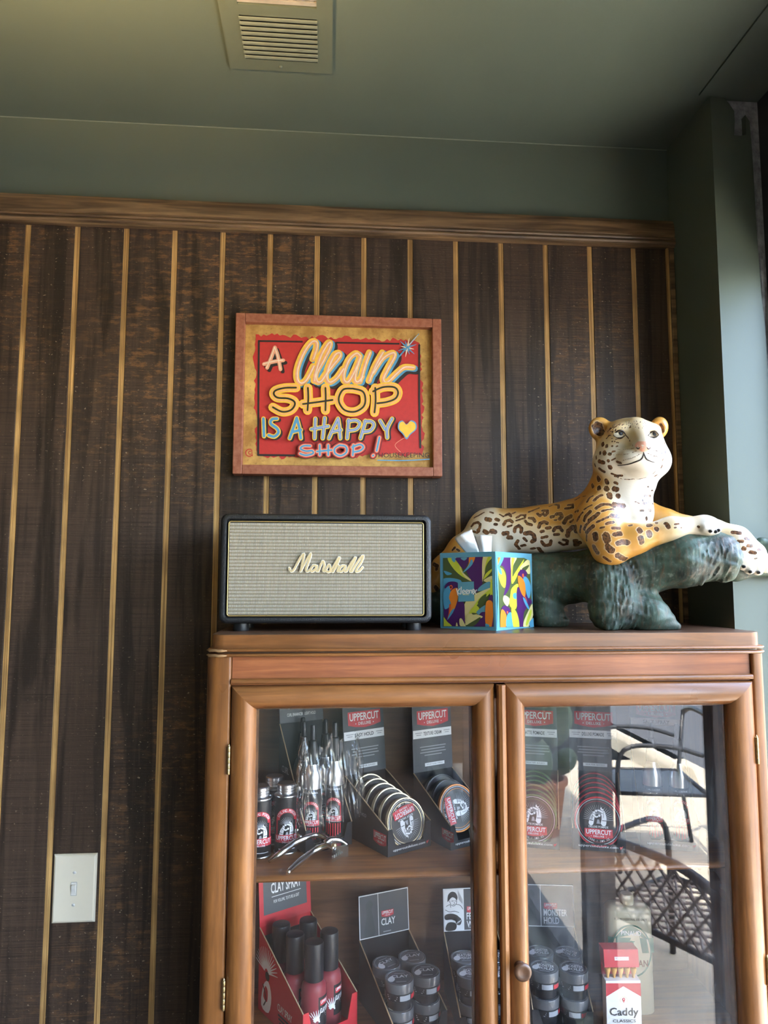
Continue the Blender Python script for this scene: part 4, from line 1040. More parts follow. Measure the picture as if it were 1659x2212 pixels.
# pigment: warm ochre back and shoulders, off-white chest, belly, paws and muzzle
white = [(1010, 450, -.23, 2.2), (1045, 520, -.23, 1.6), (1035, 300, -.25, 1.5), (560, 700, -.19, 1.3), (440, 660, -.19, 1.3), (680, 690, -.19, 1.0), (300, 640, -.215, 1.8), (310, 540, -.20, 1.2), (1375, 575, -.26, 1.8), (1260, 575, -.25, 1.0),
         (1570, 700, -.22, 2.0), (1620, 780, -.22, 1.5), (870, 260, -.22, 1.4), (840, 200, -.21, .7), (1130, 250, -.22, 1.4), (1040, 250, -.26, 1.5), (1050, 140, -.25, 1.0), (330, 700, -.21, 1.2), (1060, 400, -.21, 1.2), (930, 190, -.235, .8), (1100, 190, -.23, 1.0), (640, 640, -.20, .6), (500, 640, -.20, .7)]
ochre = [(600, 470, -.16, 1.6), (450, 500, -.16, 1.4), (800, 420, -.17, 1.6), (860, 520, -.23, 1.8), (880, 660, -.25, 1.8), (1000, 600, -.25, 1.4), (1080, 610, -.25, 1.2), (990, 70, -.19, 1.4), (830, 370, -.18, 1.3), (845, 110, -.17, 1.4), (1130, 100, -.17, 1.4),
         (760, 560, -.21, 1.2), (700, 520, -.2, 1.2), (120, 720, -.21, 1.4), (50, 850, -.21, 1.5), (1150, 520, -.14, 1.6), (560, 540, -.2, .8), (920, 120, -.22, .8), (360, 520, -.19, .8), (980, 690, -.25, 1.2)]
def idw(V, lists):
    num = np.zeros(len(V)); den = np.zeros(len(V))
    for val, L in lists:
        for u, v, y, w in L:
            p = np.array(LP(u, v, y + max(0.0, min(.125, (780 - u) / 480 * .125)) if u < 780 else y)); d2 = ((V - p) ** 2).sum(1) + 1e-5; ww = (w ** 2 / d2) ** 1.6; num += val * ww; den += ww
    return num / den
cream = [(990, 75, -.20, 1.5), (920, 150, -.23, 1.0), (1045, 130, -.25, 1.6), (1090, 130, -.22, 1.0), (880, 190, -.21, .9), (1280, 572, -.25, 1.6), (1180, 575, -.25, .9), (1470, 610, -.21, 1.3), (310, 520, -.20, 1.3), (250, 560, -.2, 1.0), (520, 600, -.2, .9), (680, 600, -.2, .8), (400, 560, -.2, .6), (900, 230, -.22, .8)]
tone = idw(Vb, [(0.0, white), (1.0, ochre), (0.42, cream)])
# spots and rosettes: short brush strokes laid on the body
def conv(ox, oy, k): return lambda u, v: ((ox + u * k - 920) * 1659 / 739, (oy + v * k - 880) * 1659 / 739)
kA, kB, kC, kD = 360 / 1659, 240 / 1659, 200 / 1659, 259 / 1659
A1_ = conv(1060, 1040, kA); B1_ = conv(1240, 890, kB); C1_ = conv(920, 1080, kC); D1_ = conv(1400, 1100, kD)
SPA = "150,335 180,320 200,345 26;220,320 245,305 18;130,430 150,395 190,385 215,405 28;170,450 210,438 18;260,360 300,335 345,335 340,360 22;255,390 320,370 18;380,305 430,285 480,265 20;465,320 490,345 520,320 24;520,290 560,290 565,320 540,340 28;385,365 420,365 440,395 28;345,395 365,420 405,430 26;580,250 610,240 16;640,230 675,235 675,265 22;600,355 625,350 28;655,325 695,320 710,350 690,370 32;630,385 655,385 14;745,270 790,265 26;770,235 815,230 820,260 24;730,410 755,370 800,345 34;790,405 825,380 18;235,500 245,460 280,440 310,465 300,505 28;130,520 165,515 40;175,560 205,560 36;345,520 390,510 430,535 435,580 410,600 36;330,565 355,590 26;480,455 490,420 530,400 560,415 30;555,465 590,460 28;500,500 525,495 26;625,490 645,460 690,455 710,490 28;635,530 675,525 26;510,560 560,550 26;510,600 540,640 590,630 600,590 30;765,540 775,490 810,460 850,450 850,500 38;685,610 720,630 760,625 765,590 725,580 26;845,590 850,635 880,610 44;270,590 245,625 285,670 30;310,640 340,635 28;405,670 435,665 26;480,665 510,705 34;445,720 485,745 28;865,245 905,235 24;845,300 870,295 24;895,330 915,310 20;860,390 885,350 24;930,280 1005,235 16;960,205 985,160 1015,145 20;1030,190 1070,150 1105,135 26;840,185 885,160 16;920,150 945,145 12;700,195 740,190 10;930,385 955,335 990,300 30;980,390 1030,355 1070,320 32;930,475 945,435 970,415 22;955,510 990,470 1020,445 28;890,510 900,440 18;955,590 955,540 18;1050,265 1110,230 1180,230 1230,250 30;1230,225 1320,245 40;1110,295 1220,275 20;1055,405 1110,380 1170,355 18;1200,340 1265,350 34;1150,420 1220,405 24;1090,465 1130,455 16;1210,465 1280,465 26;1040,530 1045,565 48;1145,540 1160,585 56;1235,530 1290,520 38;1025,650 1060,705 40;1165,655 1200,685 50;1265,615 1310,600 1360,610 40;1260,735 1340,775 42;1130,755 1190,795 26;1480,480 1485,490 44;1570,440 1580,435 40;1575,510 1580,535 44;1490,565 1500,600 44;1380,440 1400,435 24;1010,30 1020,60 24;1075,60 1080,75 36;1150,70 1155,85 42;1180,130 1185,160 44;1265,140 1270,150 36;1230,75 1250,80 44;1155,5 1165,15 30;1235,10 1260,20 20;1530,145 1590,145 20;1430,200 1480,220 10;1520,220 1580,215 20;1490,290 1520,290 18;1575,285 1590,290 28;1550,360 1552,380 22;1510,185 1515,195 16;1610,220 1618,228 16;1560,50 1570,55 14;1600,90 1612,90 14"
SPB = "430,470 432,500 44;487,500 488,520 40;390,600 392,625 32;450,600 458,625 48;530,625 535,630 46;370,735 440,755 46;510,725 515,735 34;535,820 540,835 54;380,850 450,890 40;330,660 335,700 24;310,780 320,810 28;360,980 375,1010 56;480,1020 490,1050 50;600,1050 650,1080 22;270,1080 290,1120 30;1350,455 1352,470 28;1312,490 1315,510 30;1360,590 1360,605 28;1305,605 1310,615 26;1325,710 1328,725 32;1300,830 1315,800 26;1180,920 1210,890 20;1200,960 1240,940 18;560,395 640,405 720,395 13;570,440 571,441 22;610,440 611,442 20;640,455 641,456 20;665,458 666,459 18;570,510 572,511 26;630,515 632,516 20;650,508 652,509 18;580,590 582,592 26;610,585 612,586 22;480,400 520,350 550,345 14;500,300 540,255 600,225 16;640,200 700,180 13;1130,395 1200,385 1290,390 12;720,240 735,300 12;770,345 830,410 16;830,430 880,510 13;560,920 640,950 720,950 26;600,960 720,1000 840,1010 12;860,1000 980,1000 1090,970 9;640,740 700,760 30;560,720 620,690 16"
SPB += ";330,190 350,260 380,320 80;370,200 410,300 76;290,220 330,310 50;400,260 440,330 40;1290,180 1320,230 1330,290 34;1260,200 1290,190 20"
SPC = "820,470 860,420 930,400 970,440 960,510 930,540 46;850,565 920,590 960,560 36;1080,340 1150,360 70;1260,350 1300,365 56;1235,435 1260,440 48;1050,560 1090,590 66;1180,560 1230,570 76;870,320 950,280 1040,225 32;1150,215 1200,235 36;660,510 710,465 22;1320,260 1390,300 26;480,900 520,850 36;560,890 600,910 36;140,1150 200,1180 190,1240 56;170,1560 230,1640 60"
SPD = "1170,320 1270,330 44;1060,410 1160,390 34;1345,405 1400,415 34;1250,445 1300,445 38;1380,505 1430,510 38;1130,490 1200,485 22;1320,540 1325,550 46;1415,595 1480,600 38;1520,560 1570,560 28;1225,545 1235,555 22;1490,460 1530,465 12;1590,525 1600,530 20;1470,685 1510,680 14;1020,275 1060,275 13;10,230 20,220 40;110,190 115,192 34;115,270 120,280 48;10,320 20,350 46;245,200 280,250 44;370,210 420,200 22;365,255 385,250 20;455,255 462,258 16;690,240 705,250 24;1640,150 1650,160 10"
strokes = []
for txt, cv, kk in ((SPA, A1_, kA), (SPB, B1_, kB), (SPC, C1_, kC), (SPD, D1_, kD)):
    for q in txt.split(';'):
        tk = q.split(); strokes.append(([cv(*map(float, z.split(','))) for z in tk[:-1]], float(tk[-1]) * kk * 1659 / 739 * .000394 * .62))
for row in (((655, 560), (760, 558), (880, 545)), ((590, 640), (720, 635), (820, 620), (930, 580)), ((730, 720), (830, 695), (900, 670), (1000, 620)), ((1095, 620), (1160, 645), (1240, 670)), ((1120, 560), (1190, 570), (1250, 590)), ((1150, 522), (1260, 524))):
    q = catmull([(a_, b_, 0) for a_, b_ in row], 5)
    for p in q[::1]: strokes.append(([B1_(p.x, p.y), B1_(p.x + 10, p.y - 2)], .00075))
for i in range(80):
    u_ = random.uniform(540, 1080); v_ = 130 + 110 * random.random() ** 1.3 + max(0, (760 - u_) * .35)
    strokes.append(([B1_(u_, v_), B1_(u_ + (u_ - 850) * .03, v_ + 9)], .0008))
segs = []; ctr = []
for pts, hw_ in strokes:
    P3d = [np.array(surf(*p)[0]) for p in pts]
    for a_, b_ in zip(P3d[:-1], P3d[1:]):
        if np.linalg.norm(a_ - b_) < .03: segs.append((a_, b_, hw_))
# more spots where the photograph does not look: the far side
far = Vb[(Vb[:, 1] > -.10) | (Vb[:, 2] < 0)]; far = far[np.argsort(rng.random(len(far)))][:1500]; kept = []
front = Vb[:, 1].copy()
for p in far:
    if surf_hidden(p) and all(np.linalg.norm(p - q) > .026 for q in kept): kept.append(p)
for p in kept: segs.append((p, p + np.array([.005, 0, .002]), .0062))
field = np.full(len(Vb), 1.5)
for a_, b_, hw_ in segs:
    box = np.all((Vb > np.minimum(a_, b_) - 3 * hw_ - .002) & (Vb < np.maximum(a_, b_) + 3 * hw_ + .002), 1); V_ = Vb[box]
    if not len(V_): continue
    ba = b_ - a_; t_ = np.clip((V_ - a_) @ ba / max(ba @ ba, 1e-12), 0, 1); d = np.linalg.norm(V_ - a_ - t_[:, None] * ba, axis=1)
    field[box] = np.minimum(field[box], d / hw_ - 1)

t = NT('leopard_paint')
def attr(nm):
    a = t.new('ShaderNodeAttribute'); a.attribute_name = nm; return a.outputs['Fac']
tn = attr('tone'); wob = t.math('MULTIPLY', t.math('SUBTRACT', t.noise(t.pos(), 170, 3), 0.5), 0.9)
fld = t.math('ADD', attr('spot'), wob); sp = t.ramp(t.math('MULTIPLY', t.math('ADD', fld, 1.0), 0.5), [(0.47, 1), (0.53, 0)])
halo = t.ramp(t.math('MULTIPLY', t.math('ADD', fld, 1.0), 0.5), [(0.50, 0), (0.56, 0.45), (0.72, 0)])
grn = t.noise(t.pos(), 260, 3, 0.6); soft = t.noise(t.pos(), 26, 3)
tn2 = t.math('ADD', tn, t.math('MULTIPLY', t.math('SUBTRACT', soft, 0.5), 0.5))
colr = t.ramp(tn2, [(0.18, (0.64, 0.57, 0.46)), (0.48, (0.70, 0.50, 0.25)), (0.78, (0.56, 0.265, 0.050))])
colr = t.mix(halo, colr, (0.76, 0.64, 0.46))
spc = t.mix(t.ramp(grn, [(0.40, 0), (0.60, 1)]), (0.045, 0.020, 0.010), (0.22, 0.095, 0.035))
colr = t.mix(sp, colr, spc)
crease_geo = t.new('ShaderNodeNewGeometry'); cr = t.ramp(crease_geo.outputs['Pointiness'], [(0.40, 1), (0.485, 0)])
colr = t.mix(t.math('MULTIPLY', cr, 0.85), colr, (0.09, 0.035, 0.012))  # brown antiquing wash in the creases of the paint
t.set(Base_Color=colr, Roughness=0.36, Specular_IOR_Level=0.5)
t.bump(t.math('ADD', t.math('MULTIPLY', sp, -1.0), t.math('MULTIPLY', grn, 0.15)), 0.6, 0.0022)
M['leopard'] = t.m
bo = bpy.data.objects.new('leopard_body', np_mesh('leopard_body', Vb - np.array(st0), Fb, M['leopard'])); C.objects.link(bo); bo.parent = statue
for nm, arr in (('tone', tone), ('spot', field)):
    a = bo.data.attributes.new(nm, 'FLOAT', 'POINT'); a.data.foreach_set('value', np.asarray(arr, np.float32))

# facial details, found on the surface along lines of sight
M['eye_white'] = flat('eye_white', (0.78, 0.70, 0.55), 0.2); M['nose_pink'] = flat('nose_pink', (0.62, 0.30, 0.20), 0.35, var=0.15); M['dark_line'] = flat('dark_paint_line', (0.03, 0.017, 0.012), 0.4)
M['pale_line'] = flat('whisker_white', (0.75, 0.68, 0.55), 0.4); M['claw'] = flat('dark_claw', (0.03, 0.028, 0.03), 0.3)
def sline(pts, r, name, mat=None, n=5, parent=None):
    mb = MB(); q = catmull([(a, b, 0) for a, b in pts], n); P = []
    for p in q: s_, g = surf(p.x, p.y); P.append(s_ + g * r * 0.2)
    rr_ = [r * (0.35 + 0.65 * math.sin(PI * min(max(i / (len(P) - 1), .04), .96))) for i in range(len(P))]
    mb.tube(P, rr_, 6); return mb.build(name, mat or M['dark_line'], parent or statue, True, True)
for (u, v, rx, look) in ((940, 130, .0112, 4), (1104, 131, .0098, 3)):
    p, g = surf(u, v); w_ = MB()
    for i in range(9):
        for k in range(14): pass
    w_.lathe([(.0001, rx * .36), (rx * .5, rx * .31), (rx * .85, rx * .15), (rx, 0.0)], 22, 'y', (0, 0, 0))
    for i, vv in enumerate(w_.v): w_.v[i] = (p.x + vv[0], p.y + vv[1] + .0008, p.z + vv[2] * 0.58)
    eo = w_.build('eye', M['eye_white'], statue, True, True)
    pu = MB().lathe([(.0001, .0010), (.0030, .0007), (.0042, 0)], 16, 'y'); 
    for i, vv in enumerate(pu.v): pu.v[i] = (p.x + vv[0] + .0008, p.y - rx * .34 + vv[1], p.z + vv[2] + .0010)
    po = pu.build('pupil', M['pblack'], eo, True)
    for vt in po.data.vertices: vt.co -= st0
    k_ = rx / .000394
    sline([(u - k_ * 1.05, v + 6), (u - k_ * .4, v - k_ * .55), (u + k_ * .4, v - k_ * .6), (u + k_ * 1.05, v + 2)], .0016, 'eyelid_line')
    sline([(u - k_ * 1.1, v + 6), (u - k_ * .3, v + k_ * .62), (u + k_ * .5, v + k_ * .55), (u + k_ * 1.05, v + 2)], .0013, 'eyelid_line')
sline([(930, 282), (978, 276), (1010, 266), (1043, 252), (1054, 232), (1056, 216)], .0015, 'mouth_line'); sline([(1056, 216), (1060, 232), (1072, 252), (1108, 267)], .0015, 'mouth_line')
ns = MB(); rows = []
for v, us in ((166, (1030, 1045, 1060, 1078)), (178, (1018, 1038, 1062, 1092)), (190, (1016, 1038, 1066, 1094)), (202, (1030, 1044, 1064, 1084)), (213, (1046, 1052, 1060, 1066))):
    rows.append([(lambda q: q[0] + q[1] * .0012)(surf(u, v)) for u in us])
ns.add([p for r in rows for p in r], [(i * 4 + k, i * 4 + k + 1, i * 4 + 5 + k, i * 4 + 4 + k) for i in range(4) for k in range(3)])
ns.build('nose', M['nose_pink'], statue, True, True)
for u, v in ((1030, 196), (1080, 196)): sline([(u - 9, v - 2), (u, v + 5), (u + 9, v - 2)], .0013, 'nostril')
for u, v in ((1378, 600), (1402, 602), (1416, 596), (1540, 772), (1572, 797), (1612, 800)):
    p, g = surf(u, v); MB().lathe([(.0001, .0062), (.0026, .0040), (.0034, .0), (.0020, -.003)], 10, 'y', tuple(p + g * .0005)).build('claw', M['claw'], statue, True, True)

# log
Bk = SDF((0.15, -0.325, 1.40), (0.93, 0.0, 1.70), 0.003, 0.022); c_ = Bk.cap; e_ = Bk.ell
c_(LP(20, 960, -.055), LP(300, 880, -.058), .030, .042); c_(LP(300, 880, -.058), LP(560, 835, -.095), .042, .050); c_(LP(560, 835, -.095), LP(860, 815, -.165), .050, .050); c_(LP(860, 815, -.172), LP(1060, 775, -.205), .048, .046)
c_(LP(1060, 775, -.205), LP(1250, 735, -.235), .044, .048); c_(LP(1250, 735, -.235), LP(1400, 722, -.240), .048, .046); e_(LP(1440, 750, -.240), (.016, .040, .036)); c_(LP(1330, 800, -.262), LP(1335, 850, -.262), .012, .006, .008); c_(LP(1430, 800, -.255), LP(1435, 828, -.255), .012, .007, .008)
c_(LP(880, 830, -.205), LP(885, 1000, -.222), .040, .030); c_(LP(950, 830, -.205), LP(955, 1010, -.220), .034, .028); c_(LP(885, 1000, -.222), LP(890, 1075, -.236), .030, .012); c_(LP(960, 950, -.218), LP(1090, 1010, -.226), .034, .028); c_(LP(1090, 1000, -.226), LP(1215, 1064, -.230), .030, .010)
c_(LP(560, 880, -.105), LP(590, 1025, -.120), .040, .028); c_(LP(590, 1015, -.120), LP(655, 1042, -.130), .026, .014); c_(LP(120, 930, -.055), LP(110, 1040, -.055), .034, .026)
c_(LP(1300, 780, -.190), LP(1500, 795, -.2000), .026, .013, .02); c_(LP(1500, 795, -.2), LP(1700, 790, -.2), .013, .011); c_(LP(1625, 655, -.200), LP(1700, 690, -.205), .011, .014); c_(LP(1700, 690, -.205), LP(1705, 790, -.2), .013, .011)
LOGTOP = LP(1370, 640, -.25)[2]; n_ = Bk.n
X = Bk.lo[0] + Bk.h * np.arange(n_[0])[:, None, None]; Yy = Bk.lo[1] + Bk.h * np.arange(n_[1])[None, :, None]; Z = Bk.lo[2] + Bk.h * np.arange(n_[2])[None, None, :]
wx = X * 300 + 2.6 * np.sin(Z * 31 + X * 17) + 1.8 * np.sin(X * 73) + 1.1 * np.sin(X * 211 + Z * 55)
flute = (np.abs(np.sin(wx)) * 0.7 + 0.5 * np.abs(np.sin(wx * 1.73 + 1))) * np.clip((LOGTOP - Z) / .03 + .25, 0.25, 1)
front = np.clip((-Yy - .20) / .02, 0, 1)
mask = np.clip(np.exp(-((X - np.array(LP(900, 900, -.2))[0]) / .045) ** 2) + np.exp(-((X - np.array(LP(1370, 700, -.24))[0]) / .05) ** 2), 0, 1)
Bk.d += (0.0042 * flute * front * mask).astype(np.float32)
Bk.d += (0.0016 * np.sin(X * 120 + 3 * np.sin(Z * 90)) * np.sin(Z * 140 + Yy * 100)).astype(np.float32)
Bk.d = np.maximum(Bk.d, np.broadcast_to(ZT + 0.0004 - Z, Bk.d.shape).astype(np.float32))
Vl, Fl = Bk.mesh()
t = NT('green_bark'); b1 = t.noise(t.pos((110, 60, 12)), 1.8, 5, 0.6, 0.4); b2 = t.noise(t.pos(), 16, 4, 0.6); b3 = t.noise(t.pos(), 120, 4, 0.6)
c1 = t.mix(t.ramp(b2, [(0.38, 0), (0.64, 1)]), (0.018, 0.028, 0.022), (0.062, 0.100, 0.072)); c1 = t.mix(t.math('MULTIPLY', t.ramp(b1, [(0.50, 0), (0.68, 1)]), 0.65), c1, (0.115, 0.070, 0.040)); c1 = t.mix(t.math('MULTIPLY', t.ramp(b3, [(0.56, 0), (0.7, 1)]), 0.35), c1, (0.20, 0.24, 0.20))
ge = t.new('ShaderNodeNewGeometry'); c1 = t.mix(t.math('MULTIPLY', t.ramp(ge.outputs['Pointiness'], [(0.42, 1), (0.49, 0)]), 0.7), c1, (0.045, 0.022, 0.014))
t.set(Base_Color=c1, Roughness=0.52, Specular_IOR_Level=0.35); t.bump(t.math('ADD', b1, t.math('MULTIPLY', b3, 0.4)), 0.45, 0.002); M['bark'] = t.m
lo_ = bpy.data.objects.new('log', np_mesh('log', Vl - np.array(st0), Fl, M['bark'])); C.objects.link(lo_); lo_.parent = statue
# ------------------------------------------------------------------ goods in the cabinet
Z1, Z2 = 1.0190, 0.7150
def boxers(P, x, y, s, w=None, k=None):
    """the boxers emblem: two pale figures trading punches"""
    w = w or M['pwhite']; k = k or M['pblack']
    def q(pts): return [(x + a * s, y + b * s) for a, b in pts]
    def limb(pts, ws, m_): P.stroke(m_, q(pts), [v * s for v in ws], 3)
    limb([(-.78, -.92), (-.64, -.40), (-.46, .02)], [.52, .48, .38], w); limb([(.58, -.92), (.64, -.30), (.54, .28)], [.54, .52, .40], w)
    P.disc(w, x - .40 * s, y + .32 * s, .17 * s, 14); P.disc(w, x + .46 * s, y + .64 * s, .17 * s, 14)
    P.disc(k, x - .48 * s, y + .41 * s, .13 * s, 10); P.disc(k, x + .54 * s, y + .73 * s, .13 * s, 10)
    for arm, gl in (([(-.52, .0), (-.22, -.26), (.08, -.14)], (.14, -.10)), ([(.50, .26), (.10, .44), (-.12, .40)], (-.18, .38))):
        limb(arm, [.30, .26, .22], k); limb(arm, [.22, .18, .15], w); P.disc(k, x + gl[0] * s, y + gl[1] * s, .17 * s, 12); P.disc(w, x + gl[0] * s, y + gl[1] * s, .13 * s, 12)
    limb([(-.92, -.62), (-.56, -.66)], [.07, .07], k); limb([(.36, -.60), (.86, -.60)], [.07, .07], k); limb([(.62, .10), (.58, -.30)], [.05, .04], k); limb([(-.60, -.10), (-.66, -.42)], [.05, .04], k)
    limb([(.30, -.92), (.42, -.45)], [.10, .06], w); P.poly(M['pgrey'], q([(-.2, -.95), (.2, -.95), (.1, -.5), (-.1, -.5)]))
def rays(P, x, y, r0, r1, a0, a1, n, m_, w):
    for i in range(n):
        a = a0 + (a1 - a0) * i / (n - 1); P.stroke(m_, [(x + r0 * math.cos(a), y + r0 * math.sin(a)), (x + r1 * math.cos(a), y + r1 * math.sin(a))], [w, w * .3], 0, False)
def banner(P, x, y, w, h, sub=True, up=1, seg=1):
    P.rect(M['pred'], x - w / 2, y - h * .40, x + w / 2, y + h * .5, seg)
    if seg == 1: P.poly(M['pred'], [(x - w / 2, y - h * .38), (x + w / 2, y - h * .38), (x + w * .30, y - h * .52), (x, y - h * .62), (x - w * .30, y - h * .52)])
    P.text(M['pwhite'], 'UPPERCUT', x, y - h * .12, h * .52, w * .90, bold=0.018)
    if sub: P.text(M['pwhite'], 'DELUXE', x, y - h * .42, h * .20, w * .38, bold=0.01); P.disc(M['pwhite'], x - w * .27, y - h * .32, h * .04, 6); P.disc(M['pwhite'], x + w * .27, y - h * .32, h * .04, 6)
def bars(P, m_, x, y, w, n, dy, th):
    for i in range(n):
        ww = w * (1 - .25 * (i == n - 1) - .08 * (i % 2)); P.rect(m_, x - ww / 2, y - i * dy, x + ww / 2, y - i * dy + th)
GRP_D = 'card counter displays in the cabinet'
def display(label, fl, yaw, w, d, hf, hb, hh, lean, card, face, z0, notch=0.35, hw=None, cutm=None):
    D = empty('counter_display', (fl[0], fl[1], z0 + .0003), math.radians(yaw), label, 'display box', GRP_D); T_ = .0013
    sd_ = [(0, 0), (d, 0), (d, hb), (0, hf)]
    for x in (0, w - T_): 
        so = MB().prism(sd_, 'x', x, x + T_).build('side_wall', card, D)
        MB().tube([(x + T_ / 2, 0, hf), (x + T_ / 2, d, hb)], .0011, 6).build('cut_edge', M['kraft'], so)
    f_ = [(0, 0), (w, 0), (w, hf), (w * .90, hf), (w * .82, hf * notch), (w * .18, hf * notch), (w * .10, hf), (0, hf)]
    MB().prism(f_, 'y', 0, T_).build('front_panel', card, D)
    MB().box(T_, w - T_, d - T_, d, 0, hb).build('back_panel', card, D); MB().box(T_, w - T_, T_, d - T_, 0, .0012).build('base_panel', card, D)
    h_ = MB(); h_.add([(0, d - T_, hb), (w, d - T_, hb), (w, d, hb), (0, d, hb), (0, d + lean - T_, hb + hh), (w, d + lean - T_, hb + hh), (w, d + lean, hb + hh), (0, d + lean, hb + hh)], [(0, 1, 2, 3), (4, 7, 6, 5), (0, 4, 5, 1), (1, 5, 6, 2), (2, 6, 7, 3), (3, 7, 4, 0)])
    Hc = h_.build('header_card', face, D)
    def hm(u, v, h): return (u, d - T_ + lean * v / hh - h, hb + v)
    def fm(u, v, h): return (u, -h, v)
    def lm(u, v, h): return (-h, d - u, v)
    return D, Hc, Print(hm), Print(fm), Print(lm)
def tall_header(P, w, hh, name, foot, nrows=4):
    banner(P, w * .52, hh * .80, w * .80, hh * .22)
    P.rect(M['pwhite'], 0.0008, hh * .50, w - .0008, hh * .625)
    P.text(M['pblack'], name, w * .5, hh * .535, hh * .055, w * .46, bold=.02); bars(P, M['pgrey'], w * .15, hh * .575, w * .18, 2, hh * .03, hh * .012); bars(P, M['pgrey'], w * .87, hh * .575, w * .16, 2, hh * .03, hh * .012)
    bars(P, M['pgrey'], w * .5, hh * .36, w * .66, nrows, hh * .042, hh * .014)
    P.rect(M['pwhite'], w * .28, hh * .075, w * .78, hh * .125); P.text(M['pblack'], foot, w * .53, hh * .09, hh * .022, w * .40)
def web(P, w, y, h=.0055): P.text(M['pwhite'], 'uppercutdeluxe.com', w * .48, y, h, w * .74, shear=.25); P.poly(M['pred'], [(w * .90, y), (w * .93, y + h * .5), (w * .95, y + h * 1.2), (w * .92, y + h * .9), (w * .885, y + h * .9)])

def tin(label, group, D, x, y, zc, tilt, R_, th, rim, printed=None, rot=0.0, body=None, z0=Z1, cap=None):
    """a shallow round tin standing on edge; the lid faces the front"""
    a = D.rotation_euler.z; p = Vector(D.location) + Vector((x * math.cos(a) - y * math.sin(a), x * math.sin(a) + y * math.cos(a), zc))
    o = empty('pomade_tin', p, 0, label, 'tin', group, rot=(tilt, 0, a))
    key = ('tin', R_, th, rim.name, (body or M['black']).name)
    if key not in _plain:
        b = MB().lathe([(0, -th), (R_ * .93, -th), (R_ * .965, -th + .001), (R_ * .965, -.008), (R_ * .955, -.0065), (R_ * .985, -.006), (R_ * .985, -.001)], 40, 'y').mesh('tin_body', body or M['black'], 40)
        r = MB().lathe([(R_ * .99, -.0070), (R_, -.0062), (R_, -.0008), (R_ * .985, .0002), (R_ * .945, .0003), (R_ * .93, -.0004)], 40, 'y').mesh('tin_rim', rim, 40)
        f = MB().lathe([(R_ * .935, -.0004), (R_ * .5, -.0003), (0, -.0003)], 40, 'y').mesh('tin_lid', M['pblack'], True)
        _plain[key] = (b, r, f)
    for nm, me in zip(('body', 'rim', 'lid'), _plain[key]):
        c = bpy.data.objects.new(nm, me); C.objects.link(c); c.parent = o
    if printed:
        ca, sa = math.cos(rot), math.sin(rot)
        P = Print(lambda u, v, h: (u * ca - v * sa, -h, u * sa + v * ca), 0.0002)
        P.ring(M['pwhite'], 0, 0, R_ * .885, R_ * .90, 40); P.ring(rim, 0, 0, R_ * .80, R_ * .815, 40)
        rays(P, 0, R_ * .05, R_ * .25, R_ * .62, PI * .02, PI * .98, 22, M['pgrey'], R_ * .03)
        boxers(P, 0, R_ * .28, R_ * .38)
        P.text(M['pwhite'], printed, 0, -R_ * .245, R_ * .085, R_ * .80, bold=.01)
        banner(P, 0, -R_ * .46, R_ * 1.14, R_ * .36)
        P.arc_text(M['pwhite'], '100G / 3.5 OZ', 0, 0, R_ * .76, R_ * .08, -PI / 2, 1.2, .0, True)
        P.build('lid_print', o)
    return o
gold_rim = flat('pale_gold_rim', (0.62, 0.52, 0.33), 0.3, 0.9, .05); orange_rim = flat('orange_rim', (0.72, 0.24, 0.03), 0.35); green_rim = flat('green_rim', (0.10, 0.17, 0.07), 0.35, .2); red_rim = flat('red_rim', (0.42, 0.02, 0.03), 0.35); steel_rim = flat('silver_rim', (0.6, 0.6, 0.6), .3, 1.0)

# --- upper shelf: four tin displays
ORD = ['frontmost', 'second', 'third', 'fourth', 'fifth', 'rearmost']
D, Hc, P, Fp, Lp = display('dark card display of gold-rimmed tins standing on the upper shelf', (.1104, -.2012), 31, .097, .142, .045, .108, .128, .012, M['blackcard'], M['greycard'], Z1)
tall_header(P, .097, .128, 'EASY HOLD', 'WATER BASED'); P.build('header_print', Hc); web(Fp, .097, .006); Fp.build('front_print', D)
banner(Lp, .118, .026, .040, .020); Lp.text(M['pgrey'], 'EASY HOLD', .060, .050, .006, .030); Lp.build('side_artwork', D)
for i in range(6): tin(f'gold-rimmed black tin, {ORD[i]} in its row on the upper shelf', 'gold-rimmed tins in a row', D, .0485, .010 + i * .0226, .0475 + i * .0036, -.22, .0425, .021, gold_rim, 'EASY HOLD' if i == 0 else None, 3.35)
D, Hc, P, Fp, Lp = display('dark card display with few tins left, beside the centre stile', (.2255, -.1775), 27, .095, .120, .042, .108, .128, .006, M['blackcard'], M['greycard'], Z1)
tall_header(P, .095, .128, 'TEXTURE CREAM', 'NON SET FLEXIBLE FORMULA'); P.build('header_print', Hc); web(Fp, .095, .006); Fp.build('front_print', D); banner(Lp, .112, .024, .036, .018); Lp.build('side_artwork', D)
for i in range(3): tin(f'orange-rimmed black tin, {["frontmost", "middle", "rearmost"][i]} of three on the upper shelf', 'orange-rimmed tins', D, .0475, .040 + i * .0235, .056 + i * .004, -.25, .0425, .021, orange_rim if i == 0 else M['black'], 'TEXTURE CREAM' if i == 0 else None, -1.45)
D, Hc, P, Fp, Lp = display('dark card display of green-rimmed tins behind the right door', (.334, -.162), -18, .092, .125, .036, .108, .125, .010, M['blackcard'], M['greycard'], Z1)
tall_header(P, .092, .125, 'MATTE POMADE', 'WATER BASED'); P.build('header_print', Hc); web(Fp, .092, .005); Fp.build('front_print', D)
for i in range(6): tin(f'green-rimmed black tin, {ORD[i]} in its row behind the right door', 'green-rimmed tins in a row', D, .046, .008 + i * .0195, .0485 + i * .0036, -.20, .0425, .019, green_rim, 'MATTE POMADE' if i == 0 else None, 0)
